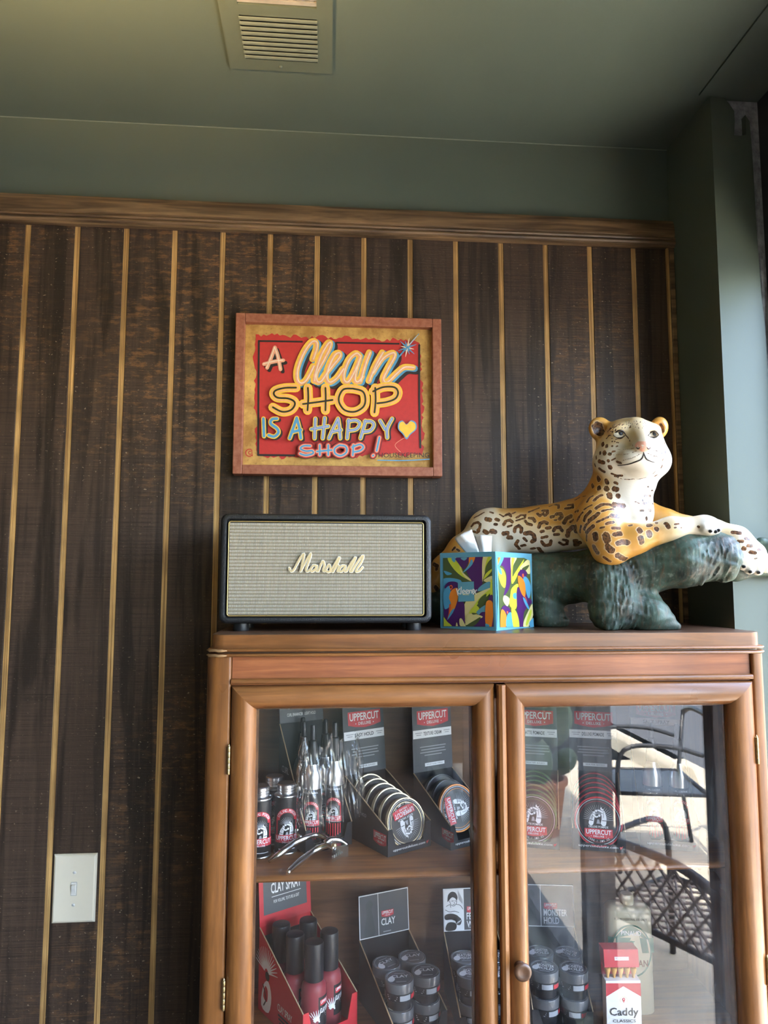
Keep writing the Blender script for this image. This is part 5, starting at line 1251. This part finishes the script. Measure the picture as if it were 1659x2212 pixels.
D, Hc, P, Fp, Lp = display('dark card display of red-rimmed tins on the upper shelf', (.447, -.186), -18, .092, .125, .036, .108, .125, .010, M['blackcard'], M['greycard'], Z1)
tall_header(P, .092, .125, 'DELUXE POMADE', 'WATER BASED'); P.build('header_print', Hc); web(Fp, .092, .005); Fp.build('front_print', D)
for i in range(6): tin(f'red-rimmed black tin, {ORD[i]} in its row on the upper shelf', 'red-rimmed tins in a row', D, .046, .008 + i * .0195, .0485 + i * .0036, -.20, .0425, .019, red_rim, 'DELUXE POMADE' if i == 0 else None, 0)

# --- bottles
def cyl_map(R_, sc=1.0): return lambda u, v, h: ((R_ + h) * math.sin(u / R_), -(R_ + h) * math.cos(u / R_), v)
def arch_label(P, y0, h, w, ring_txt, seg=10):
    """tall arched label: red arch with lettering, boxers, banner"""
    yc = y0 + h * .60
    P.ring(M['pred'], 0, yc, w * .34, w * .52, 24, 0, PI); P.arc_text(M['pwhite'], ring_txt, 0, yc, w * .43, w * .12, PI / 2, PI * .80, .0)
    P.rect(M['pred'], -w * .52, y0 + h * .25, -w * .44, yc, 1); P.rect(M['pred'], w * .44, y0 + h * .25, w * .52, yc, 1)
    rays(P, 0, yc - h * .1, w * .05, w * .33, 0.1, PI - .1, 13, M['pgrey'], w * .03); boxers(P, 0, y0 + h * .42, w * .34)
    banner(P, 0, y0 + h * .14, w * 1.06, h * .22, True, 1, seg)
def silver_bottle(label, loc, detail=True, group='silver pump bottles in the curl display', rz=0.0):
    o = empty('pump_bottle', loc, rz, label, 'bottle', group); R_ = .0172
    if 'pump' not in _plain:
        _plain['pump'] = [('body', MB().lathe([(0, 0), (R_ - .001, 0), (R_, .001), (R_, .118), (R_ * .97, .126), (R_ * .80, .136), (R_ * .60, .143), (R_ * .56, .148), (0, .148)], 28).mesh('bottle_body', M['alu'], 35)),
                          ('sleeve', MB().lathe([(R_ + .0002, .012), (R_ + .0003, .0125), (R_ + .0003, .1045), (R_ + .0002, .105)], 28).mesh('bottle_sleeve', M['pblack'], True)),
                          ('nozzle', MB().lathe([(0, .147), (.0100, .147), (.0098, .170), (.0074, .188), (.0050, .190), (.0046, .214), (.0036, .216), (0, .216)], 18).mesh('bottle_nozzle', M['black'], 35))]
        P = Print(cyl_map(R_), .0005); P.text(M['pwhite'], 'CURL CONTROL', 0, .098, .0028, .026); bars(P, M['pwhite'], 0, .093, .016, 1, .002, .0012)
        arch_label(P, .040, .050, .028, 'CURL CREAM')
        for i in range(7): P.rect(M['pred'], -.012 + i * .004 - .0009, .016 + .002 * abs(i - 3), -.012 + i * .004 + .0009, .040)
        tmp = P.mb.mesh('label_print', P.mats); _plain['pump'].append(('label_print', tmp))
    for nm, me in _plain['pump'][:4 if detail else 3]:
        c = bpy.data.objects.new(nm, me); C.objects.link(c); c.parent = o
    return o
D, Hc, P, Fp, Lp = display('black card display of silver pump bottles behind hair clippers', (-.034, -.176), 28, .095, .118, .040, .206, .060, .006, M['blackcard'], M['greycard'], Z1)
P.text(M['pwhite'], 'CURL ENHANCER   LIGHT HOLD', .047, .012, .006, .062, bold=.01); P.text(M['pwhite'], 'CURL CREAM', .047, .026, .009, .062, bold=.02); P.build('header_print', Hc)
Lp.text(M['pgrey'], 'CURL', .030, .120, .012, .03); Lp.build('side_artwork', D)
aD = D.rotation_euler.z
for i, (x, y, lb) in enumerate(((.024, .022, 'silver pump bottle at the front left of the curl display'), (.070, .022, 'silver pump bottle at the front right of the curl display'), (.024, .060, 'silver pump bottle at the middle left of the curl display'), (.070, .060, 'silver pump bottle at the middle right of the curl display'), (.040, .097, 'silver pump bottle at the back of the curl display'))):
    silver_bottle(lb, (D.location.x + x * math.cos(aD) - y * math.sin(aD), D.location.y + x * math.sin(aD) + y * math.cos(aD), Z1 + .0018), True, rz=-.15)
D, Hc, P, Fp, Lp = display('dark card display of slim bottles at the right end of the upper shelf', (.573, -.188), -18, .100, .125, .045, .150, .100, .008, M['blackcard'], M['greycard'], Z1)
banner(P, .05, .075, .075, .026); P.rect(M['pwhite'], .001, .045, .099, .058); P.text(M['pblack'], 'SALT SPRAY', .05, .048, .0065, .05, bold=.02); P.build('header_print', Hc); web(Fp, .1, .006); Fp.build('front_print', D); aD = D.rotation_euler.z
for x, y, lb in ((.027, .024, 'silver pump bottle at the left of the salt spray display'), (.073, .024, 'silver pump bottle at the right of the salt spray display')):
    silver_bottle(lb, (D.location.x + x * math.cos(aD) - y * math.sin(aD), D.location.y + x * math.sin(aD) + y * math.cos(aD), Z1 + .0018), True, 'silver pump bottles at the right end', rz=-.35)

# --- powder cans
def can(label, loc, rz=0.0, detail=True):
    o = empty('powder_can', loc, rz, label, 'can', 'black powder cans on the upper shelf'); R_ = .0205
    if 'can' not in _plain:
        L = [('body', MB().lathe([(0, .001), (R_ - .001, .001), (R_ - .0002, .003), (R_ - .0002, .0985), (0, .0985)], 30).mesh('can_body', M['pblack'], 35)),
             ('base_ring', MB().lathe([(R_ - .002, 0), (R_ + .0006, .0004), (R_ + .0008, .0022), (R_ - .0001, .0032)], 30).mesh('can_ring', M['alu'], True)),
             ('top_ring', MB().lathe([(R_ - .0002, .0965), (R_ + .0008, .0978), (R_ + .0006, .0998), (R_ - .001, .1010), (.0150, .1022), (.0140, .1060)], 30).mesh('can_top', M['alu'], 35)),
             ('screw_cap', MB().lathe([(.0150, .1035), (.0165, .1040), (.0165, .1070), (.0155, .1076), (.0165, .1082), (.0165, .1110), (.0155, .1116), (.0165, .1122), (.0165, .1170), (.0150, .1190), (0, .1190)], 30).mesh('can_cap', M['alu'], 35))]
        P = Print(cyl_map(R_), .0002); arch_label(P, .018, .068, .040, 'STYLING POWDER'); P.rect(M['pwhite'], -.014, .010, .014, .0112, 4); bars(P, M['pgrey'], -.026, .088, .010, 3, .003, .0014)
        L.append(('label_print', P.mb.mesh('label_print', P.mats))); _plain['can'] = L
    for nm, me in _plain['can']:
        c = bpy.data.objects.new(nm, me); C.objects.link(c); c.parent = o
    return o
can('black powder can with red label beside the hair clippers', (-.0700, -.1565, Z1 + .0003), .15)
can('leftmost black powder can with red label, against the door stile', (-.1150, -.1725, Z1 + .0003), .15)
can('black powder can standing behind the two front cans', (-.0945, -.107, Z1 + .0003), .3)
can('rear black powder can half hidden at the far left', (-.1405, -.118, Z1 + .0003), .1)

# --- hand hair clippers
clp = onz(680, 1835, Z1); cl = empty('hair_clippers', (clp.x, clp.y, Z1), label='nickel hand hair clippers lying on the upper shelf', cat='hair clippers')
def cz(u, v, z=.0065): p = onz(530 + u * 530 / 1659, 1500 + (v + max(0, u - 480) * .16) * 530 / 1659, Z1 + z); return p
h1 = catmull([cz(160, 1128, .0070), cz(230, 1080, .018), cz(330, 1005, .027), cz(400, 972, .031), cz(470, 950, .031), cz(530, 955, .028), cz(575, 985, .022)], 5)
MB().tube(h1, [.0030 + .0030 * min(1, i / 6) - .0016 * (i / len(h1)) for i in range(len(h1))], 12).build('handle', M['steel'], cl, True, True)
h2 = catmull([cz(285, 1205), cz(350, 1145, .009), cz(440, 1075, .013), cz(500, 1035, .018), cz(560, 1010, .022), cz(600, 1025, .020)], 5)
MB().tube(h2, [.0034 + .0030 * min(1, i / 6) - .0016 * (i / len(h2)) for i in range(len(h2))], 12).build('handle', M['steel'], cl, True, True)
MB().tube(catmull([cz(400, 972, .031), cz(362, 955, .036), cz(345, 925, .041), cz(355, 910, .044)], 4), .0030, 10).build('finger_rest', M['steel'], cl, True, True)
MB().tube(catmull([cz(540, 1000, .024), cz(580, 965, .028), cz(640, 960, .025), cz(690, 985, .016)], 4), [.006] * 5 + [.005] * 4 + [.003] * 4, 12).build('pivot_head', M['steel'], cl, True, True)
cmb = MB()
p0, p1 = cz(590, 1060, .012), cz(690, 985, .012)
for i in range(9):
    a = p0.lerp(p1, i / 8); cmb.box(a.x - .0012, a.x + .0012, a.y - .012, a.y + .002, Z1 + .002, Z1 + .008)
cmb.box(min(p0.x, p1.x) - .001, max(p0.x, p1.x) + .001, (p0.y + p1.y) / 2 - .003, (p0.y + p1.y) / 2 + .012, Z1 + .0005, Z1 + .018)
cmb.build('comb_blade', M['steel'], cl, False, True)
cw = cz(600, 1005, .032); MB().lathe([(0, .004), (.004, .004), (.005, .002), (.005, 0), (0, 0)], 16, 'z', tuple(cw)).build('tension_screw', M['brass'], cl, 40, True)

# --- lower shelf
redcard = flat('red_card', (0.46, 0.012, 0.022), 0.4, var=.06)
D, Hc, P, Fp, Lp = display('red card display of black-capped spray bottles on the lower shelf', (-.034, -.216), 33, .112, .158, .060, .142, .105, .010, redcard, redcard, Z2)
P.rect(M['greycard'], .009, .018, .103, .100); banner(P, .060, .086, .040, .018); P.text(M['pwhite'], 'CLAY SPRAY', .058, .052, .019, .066, bold=.02); P.rect(M['pwhite'], .026, .046, .090, .0470); P.text(M['pwhite'], 'FOR VOLUME, TEXTURE & GRIT', .058, .034, .0065, .056); P.build('header_print', Hc)
rays(Lp, .030, .075, .008, .042, .2, 2.9, 17, M['pwhite'], .0035); Lp.poly(M['pwhite'], [(.012, .012), (.040, .010), (.050, .040), (.038, .062), (.020, .050)], 3); Lp.poly(redcard, [(.02, .03), (.034, .026), (.036, .046), (.026, .050)], 3); Lp.disc(M['pblack'], .034, .070, .008, 12); Lp.stroke(M['pblack'], [(.018, .05), (.03, .03), (.022, .016)], .003, 3)
Lp.text(M['pwhite'], 'CLAY SPRAY', .098, .030, .012, .050, bold=.01, ang=-.0); bars(Lp, M['pblack'], .098, .022, .046, 3, .006, .0035); Lp.build('side_artwork', D)
MB().box(.0015, .1105, .154, .1565, .055, .125).build('inner_back', M['pblack'], D)
t = NT('frosted_red_plastic'); t.set(Base_Color=(0.30, 0.05, 0.06), Roughness=0.32, Transmission_Weight=0.25, IOR=1.3, Subsurface_Weight=.2, Subsurface_Scale=.01); M['redplastic'] = t.m
aD = D.rotation_euler.z
def spray(label, x, y):
    o = empty('spray_bottle', (D.location.x + x * math.cos(aD) - y * math.sin(aD), D.location.y + x * math.sin(aD) + y * math.cos(aD), Z2 + .0018), aD, label, 'bottle', 'black-capped clay spray bottles')
    if 'spray' not in _plain:
        L = [('body', MB().lathe([(0, 0), (.0205, 0), (.0220, .0015), (.0220, .076), (.0205, .084), (.0165, .089), (.0120, .091), (0, .091)], 28).mesh('spray_body', M['redplastic'], 35)),
             ('cap', MB().lathe([(0, .0915), (.0165, .0915), (.0168, .0925), (.0166, .150), (.0158, .1530), (.0140, .1540), (0, .1540)], 26).mesh('spray_cap', M['black'], 35))]
        P2 = Print(cyl_map(.022), .0003); P2.rect(M['pblack'], -.004, .020, .030, .070, 8); banner(P2, .012, .060, .026, .010, False, 1, 6); P2.text(M['pwhite'], 'CLAY SPRAY', .012, .044, .008, .026, bold=.02); rays(P2, -.006, .03, .004, .020, .3, 2.6, 11, M['pwhite'], .0025)
        L.append(('label_print', P2.mb.mesh('label_print', P2.mats))); _plain['spray'] = L
    for nm, me in _plain['spray']:
        c = bpy.data.objects.new(nm, me); C.objects.link(c); c.parent = o
for x, y, lb in ((.040, .030, 'frontmost black-capped spray bottle in the red display'), (.082, .046, 'black-capped spray bottle at the right of the red display'), (.027, .074, 'black-capped spray bottle at the left middle of the red display'), (.026, .122, 'black-capped spray bottle at the back left of the red display'), (.074, .106, 'black-capped spray bottle at the back right of the red display')): spray(lb, x, y)

M['clearlid'] = flat('smoky_clear_lid', (0.10, 0.10, 0.105), 0.12, var=.05)
def jar(label, group, loc, rz, word, detail=True):
    o = empty('clay_jar', loc, rz, label, 'jar', group); R_ = .0255; key = 'jar' + word
    if key not in _plain:
        L = [('body', MB().lathe([(0, 0), (R_ * .80, 0), (R_ * .84, .001), (R_ * .86, .014), (R_, .0165), (R_, .0285), (0, .0285)], 30).mesh('jar_body', M['black'], 35)),
             ('lid', MB().lathe([(R_ * 1.0, .0288), (R_ * 1.015, .0292), (R_ * 1.015, .0435), (R_ * .99, .0446), (R_ * .90, .0448), (R_ * .88, .0440), (0, .0440)], 32).mesh('jar_lid', M['clearlid'], 35))]
        P2 = Print(cyl_map(R_), .0003); P2.rect(M['pgrey'], -.002, .0185, .018, .0270, 6); P2.rect(M['pred'], .020, .0185, .034, .0255, 5); bars(P2, M['pgrey'], -.016, .0245, .020, 3, .0028, .0014)
        L.append(('label_print', P2.mb.mesh('label_print', P2.mats)))
        P3_ = Print(lambda u, v, h: (u, v, .0440 + h), .0002); P3_.ring(M['pgrey'], 0, 0, R_ * .955, R_ * .985, 32); P3_.ring(M['pgrey'], 0, 0, R_ * .84, R_ * .86, 32)
        ws = word.split(' ')
        for i, q in enumerate(ws): P3_.text(M['pwhite'], q, .002, (.000 if len(ws) == 1 else .002 - i * .010), .0085, .030, bold=.02)
        P3_.poly(M['pwhite'], [(-.020, -.002), (-.012, .006), (-.008, -.004), (-.013, -.012), (-.019, -.010)], 3); bars(P3_, M['pgrey'], .002, .012, .024, 1, .003, .0018); bars(P3_, M['pgrey'], .002, -.014, .024, 1, .003, .0018)
        L.append(('lid_print', P3_.mb.mesh('lid_print', P3_.mats))); _plain[key] = L
    for nm, me in _plain[key]:
        c = bpy.data.objects.new(nm, me); C.objects.link(c); c.parent = o
def jar_display(label, fl, yaw, word, lines, grp, who):
    w, d = .106, .150
    D, Hc, P, Fp, Lp = display(label, fl, yaw, w, d, .034, .106, .078, .006, M['blackcard'], M['greycard'], Z2, .30)
    P.rect(M['pwhite'], .0005, .0005, w - .0005, .0775); P.rect(M['greycard'], .0020, .0020, w - .0020, .0760); P.rect(M['pwhite'], .040, .002, .0412, .076)
    banner(P, .060, .0385, .026, .011); xs_ = .046
    for i, q in enumerate(lines): P.text(M['pwhite'], q, xs_, .018 - (i - len(lines) + 1) * .0145 - (.0 if len(lines) == 1 else .012), .0125, .030 if len(q) < 5 else .046, 'l', bold=.02)
    if who == 'photo':
        P.rect(M['pwhite'], .002, .002, .040, .076); kb = M['pblack']
        P.poly(kb, [(.009, .054), (.010, .066), (.017, .072), (.025, .070), (.029, .062), (.027, .056), (.024, .060), (.018, .062), (.013, .058)], 3)      # hair
        for q in ([(.013, .056), (.015, .049), (.021, .046), (.026, .050), (.027, .056)], [(.017, .055), (.021, .0555)], [(.023, .0555), (.026, .055)], [(.022, .053), (.0225, .0505)], [(.019, .0485), (.023, .0488)], [(.006, .046), (.013, .049), (.015, .044)], [(.026, .049), (.034, .047), (.039, .040)], [(.004, .040), (.012, .036), (.022, .037), (.031, .034)]): P.stroke(kb, q, .0009, 3)
        P.poly(kb, [(.003, .030), (.014, .033), (.026, .030), (.032, .024), (.028, .018), (.016, .022), (.004, .022)], 3); P.poly(kb, [(.004, .003), (.022, .003), (.026, .012), (.020, .017), (.008, .016)], 3); P.poly(kb, [(.024, .022), (.031, .026), (.036, .020), (.033, .012), (.026, .013)], 3)
        for k in range(9): P.stroke(M['pgrey'], [(.031 + k * .0009, .058 - .001 * k), (.030 + k * .0011, .074 - .002 * k)], .0005, 0, False)
        for k in range(4): P.stroke(M['pwhite'], [(.026 + k * .002, .014 + .001 * k), (.029 + k * .002, .018 + .001 * k)], .0006, 0, False)
    else: P.poly(flat('faint_print', (.045, .055, .06), .5), [(.010, .006), (.032, .006), (.030, .030), (.026, .050), (.030, .060), (.022, .068), (.014, .058), (.016, .040)], 4)
    bars(P, M['pgrey'], .058, .006, .022, 1, .003, .0016); P.build('header_print', Hc)
    Fp.text(M['pwhite'], 'HOLD', .016, .002, .005, .014); bars(Fp, M['pgrey'], .046, .003, .022, 1, .003, .003); Fp.text(M['pwhite'], 'SHINE', .078, .002, .005, .014); Fp.build('front_print', D)
    MB().box(.002, w - .002, .058, d - .002, .0012, .0455).build('tier_insert', M['blackcard'], D)
    a = D.rotation_euler.z; rows = [('front', .030), ('middle', .085), ('back', .123 + .0)]
    return D, a
def fill_jars(D, a, word, grp, cols, tag_):
    for rn, y, zz in (('front', .031, .0462), ('middle', .0845, .0462), ('back', .1365 - .014, .0462 + .0448)) if 0 else (('front', .031, .0462), ('middle', .0845, .0462)):
        pass
    for cn, x in cols:
        for rn, y, zz in (('lower front', .0305, .0014), ('front', .0305, .0464), ('middle', .0845, .0464), ('back', .1220, None)):
            if zz is None: continue
            jar(f'{tag_}, {cn} jar of the {rn} row', grp, (D.location.x + x * math.cos(a) - y * math.sin(a), D.location.y + x * math.sin(a) + y * math.cos(a), Z2 + zz), a + random.uniform(-.5, .9), word)
D, a = jar_display('grey-headed card display of clay jars on the lower shelf', (.118, -.2115), 20, 'CLAY', ['CLAY'], 'c', 'faint')
fill_jars(D, a, 'CLAY', 'black jars in the clay display', (('left', .0268), ('right', .0792)), 'black jar in the middle jar display')
D, a = jar_display('card display with a printed boxer picture beside the centre stile', (.236, -.199), 1.5, 'FEATHER', ['FEATHER', 'WEIGHT'], 'c', 'photo')
fill_jars(D, a, 'FEATHER WEIGHT', 'black jars in the boxer display', (('left', .0268), ('right', .0792)), 'black jar under the boxer picture')
D, a = jar_display('black card display of jars behind the right door knob', (.367, -.186), -8, 'MONSTER', ['MONSTER', 'HOLD'], 'c', 'faint')
fill_jars(D, a, 'MONSTER HOLD', 'black jars behind the right door', (('left', .0268), ('right', .0792)), 'black jar behind the right door')

# --- talc tin and tee pack
pt = empty('talc_tin', (.566, -.135, Z2), math.radians(-8), 'cream and green talc tin with an oval label on the lower shelf', 'tin')
M['tincream'] = flat('cream_tin', (0.62, 0.56, 0.38), .35, var=.06); M['tingreen'] = flat('tin_green', (0.03, 0.15, 0.09), .35)
def oval(a, b, z, n=36, p=3.2):
    out = []
    for k in range(n):
        t_ = 2 * PI * k / n; c, s_ = math.cos(t_), math.sin(t_); out.append((a * math.copysign(abs(c) ** (2 / p), c), b * math.copysign(abs(s_) ** (2 / p), s_), z))
    return out
loopshell([oval(.041, .021, 0.0004), oval(.042, .022, .002), oval(.042, .022, .176), oval(.0405, .0205, .179), oval(.036, .017, .184), oval(.030, .013, .186)]).build('body', M['tincream'], pt, 40)
MB().lathe([(0, .186), (.012, .186), (.0125, .187), (.0122, .200), (.011, .203), (0, .204)], 22).build('cap', M['tincream'], pt, 40)
P = Print(lambda u, v, h: (u, -.0221 - h + .004 * abs(u / .042) ** 5, v), .0006); P.rect(M['tingreen'], -.041, .108, .041, .134, 12); P.disc(M['tingreen'], 0, .111, .0365, 36, .046); P.disc(M['tincream'], 0, .111, .034, 36, .043)
P.poly(M['tingreen'], [(.031 * math.cos(a) if 0 else -.030 + .060 * i / 12, .132 + .022 * math.sin(PI * i / 12)) for i, a in enumerate([0] * 13)]); P.text(M['pwhite'], 'PINAUD', 0, .138, .008, .036, bold=.01)
P.text(flat('tin_brown', (.2, .07, .03), .4), 'CLUBMAN', 0, .084, .012, .058, bold=.02); P.poly(M['tingreen'], [(-.006, .098), (.006, .098), (.008, .112), (.004, .120), (.004, .128), (-.004, .128), (-.004, .120), (-.008, .112)], 2); P.rect(M['tingreen'], -.006, .127, .006, .1285)
P.text(M['pblack'], 'FOR PROFESSIONAL USE ONLY', 0, .164, .0042, .058); P.build('tin_print', pt)
cp_ = empty('tee_pack', (.522, -.205, Z2), math.radians(-4), 'red and white flip-top pack of wooden golf tees', 'pack')
M['packwhite'] = flat('pack_white', (.72, .71, .69), .4, var=.03); hwp, dp_ = .0305, .011
MB().box(-hwp, hwp, -dp_, dp_, .0004, .092, 0, .0006).build('box', M['packwhite'], cp_)
lid_ = MB(); lid_.add([(-hwp, -dp_ + .004, .112), (hwp, -dp_ + .004, .112), (hwp, dp_ + .006, .112), (-hwp, dp_ + .006, .112), (-hwp, -dp_ + .008, .140), (hwp, -dp_ + .008, .140), (hwp, dp_ + .014, .138), (-hwp, dp_ + .014, .138)], [(0, 1, 2, 3), (4, 5, 6, 7), (0, 1, 5, 4), (1, 2, 6, 5), (2, 3, 7, 6), (3, 0, 4, 7)]); lid_.add([(-hwp, dp_, .09), (hwp, dp_, .09), (hwp, dp_ + .006, .115), (-hwp, dp_ + .006, .115)], [(0, 1, 2, 3)])
lo2 = lid_.build('flip_lid', M['pred'], cp_)
P = Print(lambda u, v, h: (u, -dp_ + .004 + .004 * (v - .112) / .028 - h, v), .0003); P.rect(M['pwhite'], -.012, .123, .013, .1285); P.text(M['pred'], 'ROYAL TEES', 0, .1245, .003, .020); P.build('lid_print', lo2)
M['teewood'] = flat('tee_wood', (.62, .34, .09), .5, var=.12)
for i in range(5):
    x = -.0235 + i * .0115; MB().lathe([(0, .040), (.0018, .041), (.0020, .088), (.0026, .096), (.0050, .104), (.0052, .108), (.0040, .109), (.0015, .1065), (0, .106)], 14, 'z', (x, .000, 0)).build('golf_tee', M['teewood'], cp_, 40)
P = Print(lambda u, v, h: (u, -dp_ - h, v), .0003); P.poly(M['pred'], [(-hwp, .088), (hwp, .088), (hwp, .066), (0, .083), (-hwp, .066)]); P.ring(M['tincream'], 0, .060, .0055, .0068, 24, -.6, PI + .6); P.disc(M['pred'], 0, .0615, .0026, 14); P.poly(M['pred'], [(-.0022, .060), (.0022, .060), (0, .0555)]); P.disc(M['pwhite'], 0, .0618, .0010, 8)
P.text(M['pblack'], 'Caddy', 0, .031, .0170, .050, bold=.012); P.text(M['pblack'], 'CLASSICS', 0, .024, .0048, .040, bold=.01); bars(P, M['pgrey'], 0, .016, .042, 1, .002, .0016); P.rect(M['pred'], -hwp, .010, hwp, .0112); P.build('pack_print', cp_)

# --- crumpled clear plastic left round the pump bottles
path = catmull([(-.046, -.160, 0), (-.044, -.176, 0), (-.036, -.188, 0), (.010, -.166, 0), (.050, -.146, 0), (.066, -.130, 0), (.062, -.100, 0)], 14)
wv = []; nz2 = 16; npth = len(path)
for j in range(nz2 + 1):
    for i, q in enumerate(path):
        tn_ = path[min(i + 1, npth - 1)] - path[max(i - 1, 0)]; nn = Vector((tn_.y, -tn_.x, 0)).normalized()
        f = .0035 * math.sin(i * .55 + .8 * math.sin(j * .5)) + .0020 * math.sin(i * 1.7 + j * .35) + .0016 * math.sin(j * 1.1 + i * .2)
        zt = Z1 + .050 + (.138 + .012 * math.sin(i * .31) + .008 * math.sin(i * .9)) * j / nz2
        q2 = q + nn * (.003 + f - .010 * (j / nz2) ** 2); wv.append((q2.x, q2.y, zt))
wm = MB().add(wv, [(j * npth + i, j * npth + i + 1, (j + 1) * npth + i + 1, (j + 1) * npth + i) for j in range(nz2) for i in range(npth - 1)])
wo = wm.build('plastic_wrap', M['film'], None, True); tag(wo, 'crumpled clear plastic wrapped round the silver pump bottles', 'plastic wrap')
# ------------------------------------------------------------------ outside on the pavement (seen mirrored in the right door)
M['chairblk'] = flat('black_chair_metal', (0.012, 0.013, 0.016), 0.4, .2); M['lattice'] = flat('grey_brown_lattice', (0.11, 0.085, 0.075), .5)
def patio_chair(label, c, rz, z_seat, z_top, w, d, mat, lat):
    """low metal chair: tube frame, lattice seat and back; local +y is the sitter's front"""
    o = empty('patio_chair', (c[0], c[1], 0.0), rz, label, 'chair', 'metal chairs on the pavement'); hw_ = w / 2
    for sx in (-1, 1):
        MB().tube(catmull([(sx * hw_, d, 0.0), (sx * hw_, d, z_seat), (sx * hw_, d - .04, z_seat + .22), (sx * hw_, d * .4, z_seat + .24), (sx * hw_, .02, z_seat + .20)], 5), .012, 8).build('arm', mat, o, True)
        MB().tube([(sx * hw_, -.06, 0.0), (sx * hw_, 0.0, z_seat), (sx * hw_, -.04, z_top - .03)], .012, 8).build('leg', mat, o, True)
        MB().tube([(sx * hw_, d, z_seat), (sx * hw_, 0, z_seat)], .010, 8).build('seat_rail', mat, o, True)
    MB().tube(catmull([(-hw_, -.04, z_top - .04), (-hw_ * .5, -.05, z_top), (hw_ * .5, -.05, z_top), (hw_, -.04, z_top - .04)], 5), .016, 8).build('top_rail', mat, o, True)
    MB().tube([(-hw_, d, z_seat), (hw_, d, z_seat)], .012, 8).build('front_rail', mat, o, True); MB().tube([(-hw_, 0, z_seat), (hw_, 0, z_seat)], .012, 8).build('rear_rail', mat, o, True)
    def lattice(name, fm, W_, H_, n=8):
        st = W_ / n
        for sg in (-1, 1):
            k = -n
            while k * st < W_ + H_:
                a = max(0, -k * st) if sg > 0 else 0
                pts = []
                for i in range(13):
                    v = H_ * i / 12; u = k * st + v * 0.8 if sg > 0 else k * st - v * 0.8 + H_ * .8
                    if -.001 <= u <= W_ + .001: pts.append(fm(u, v))
                if len(pts) > 1:
                    mb = MB().tube(pts, .0055, 5); mb.build(name, lat, o)
                k += 1
    if lat: lattice('back_slat', lambda u, v: (-hw_ + u, -.005 - .04 * v / (z_top - z_seat), z_seat + v), w, z_top - z_seat - .02)
    if lat: lattice('seat_slat', lambda u, v: (-hw_ + u, v, z_seat), w, d)
    return o
patio_chair('low metal chair with lattice back, mirrored in the right glass door', (1.13, -1.58), math.radians(-118), .30, .575, .52, .46, M['chairblk'], M['lattice'])
patio_chair('black metal armchair further off, mirrored in the right glass door', (2.02, -2.98), math.radians(100), .40, .78, .50, .46, M['chairblk'], None)
MB().box(-.23, .23, .02, .44, .392, .404, 0, .004).build('seat_pan', M['chairblk'], bpy.data.objects['patio_chair.001'])
tag(MB().prism([(2.58, 0), (2.78, 0), (2.74, .10), (2.70, .13), (2.65, .13), (2.61, .10)], 'y', -6.1, -4.35).build('parking_stop', M['pave']), 'pale concrete parking stop at the edge of the road', 'parking stop')
ct = empty('potted_cactus', (1.28, -3.45, 0.0), 0, 'green prickly pear cactus in a pot, mirrored in the right glass door', 'cactus')
M['cactus'] = flat('cactus_green', (0.045, 0.085, 0.030), .5, var=.25, scale=20); M['pot'] = flat('clay_pot', (.30, .13, .07), .8)
MB().lathe([(0, 0), (.13, 0), (.17, .28), (.185, .29), (.185, .32), (.16, .32), (.15, .28), (0, .28)], 24).build('pot', M['pot'], ct, 40)
def pad(x, y, z, rx, rz_, tilt, yaw):
    b = MB(); vs = []; n = 14
    for i in range(9):
        th_ = PI * i / 8
        for k in range(n): a = 2 * PI * k / n; vs.append((rx * math.sin(th_) * math.cos(a), .022 * math.sin(th_) * math.sin(a), rz_ * (1 - math.cos(th_))))
    b.add(vs, [(i * n + k, i * n + (k + 1) % n, (i + 1) * n + (k + 1) % n, (i + 1) * n + k) for i in range(8) for k in range(n)])
    b.build('pad', M['cactus'], ct, True, loc=(x, y, z), rot=(0, tilt, yaw))
for q in ((0, 0, .26, .10, .15, 0, .4), (-.07, 0, .50, .09, .14, -.35, .2), (.07, .02, .50, .095, .15, .35, .6), (-.13, 0, .72, .08, .12, -.25, .4), (.0, .0, .52, .085, .16, .05, 1.2), (.15, .03, .72, .08, .13, .2, .4), (.01, 0, .80, .075, .12, -.1, .5), (.10, -.05, .34, .07, .11, .9, .8)): pad(*q)
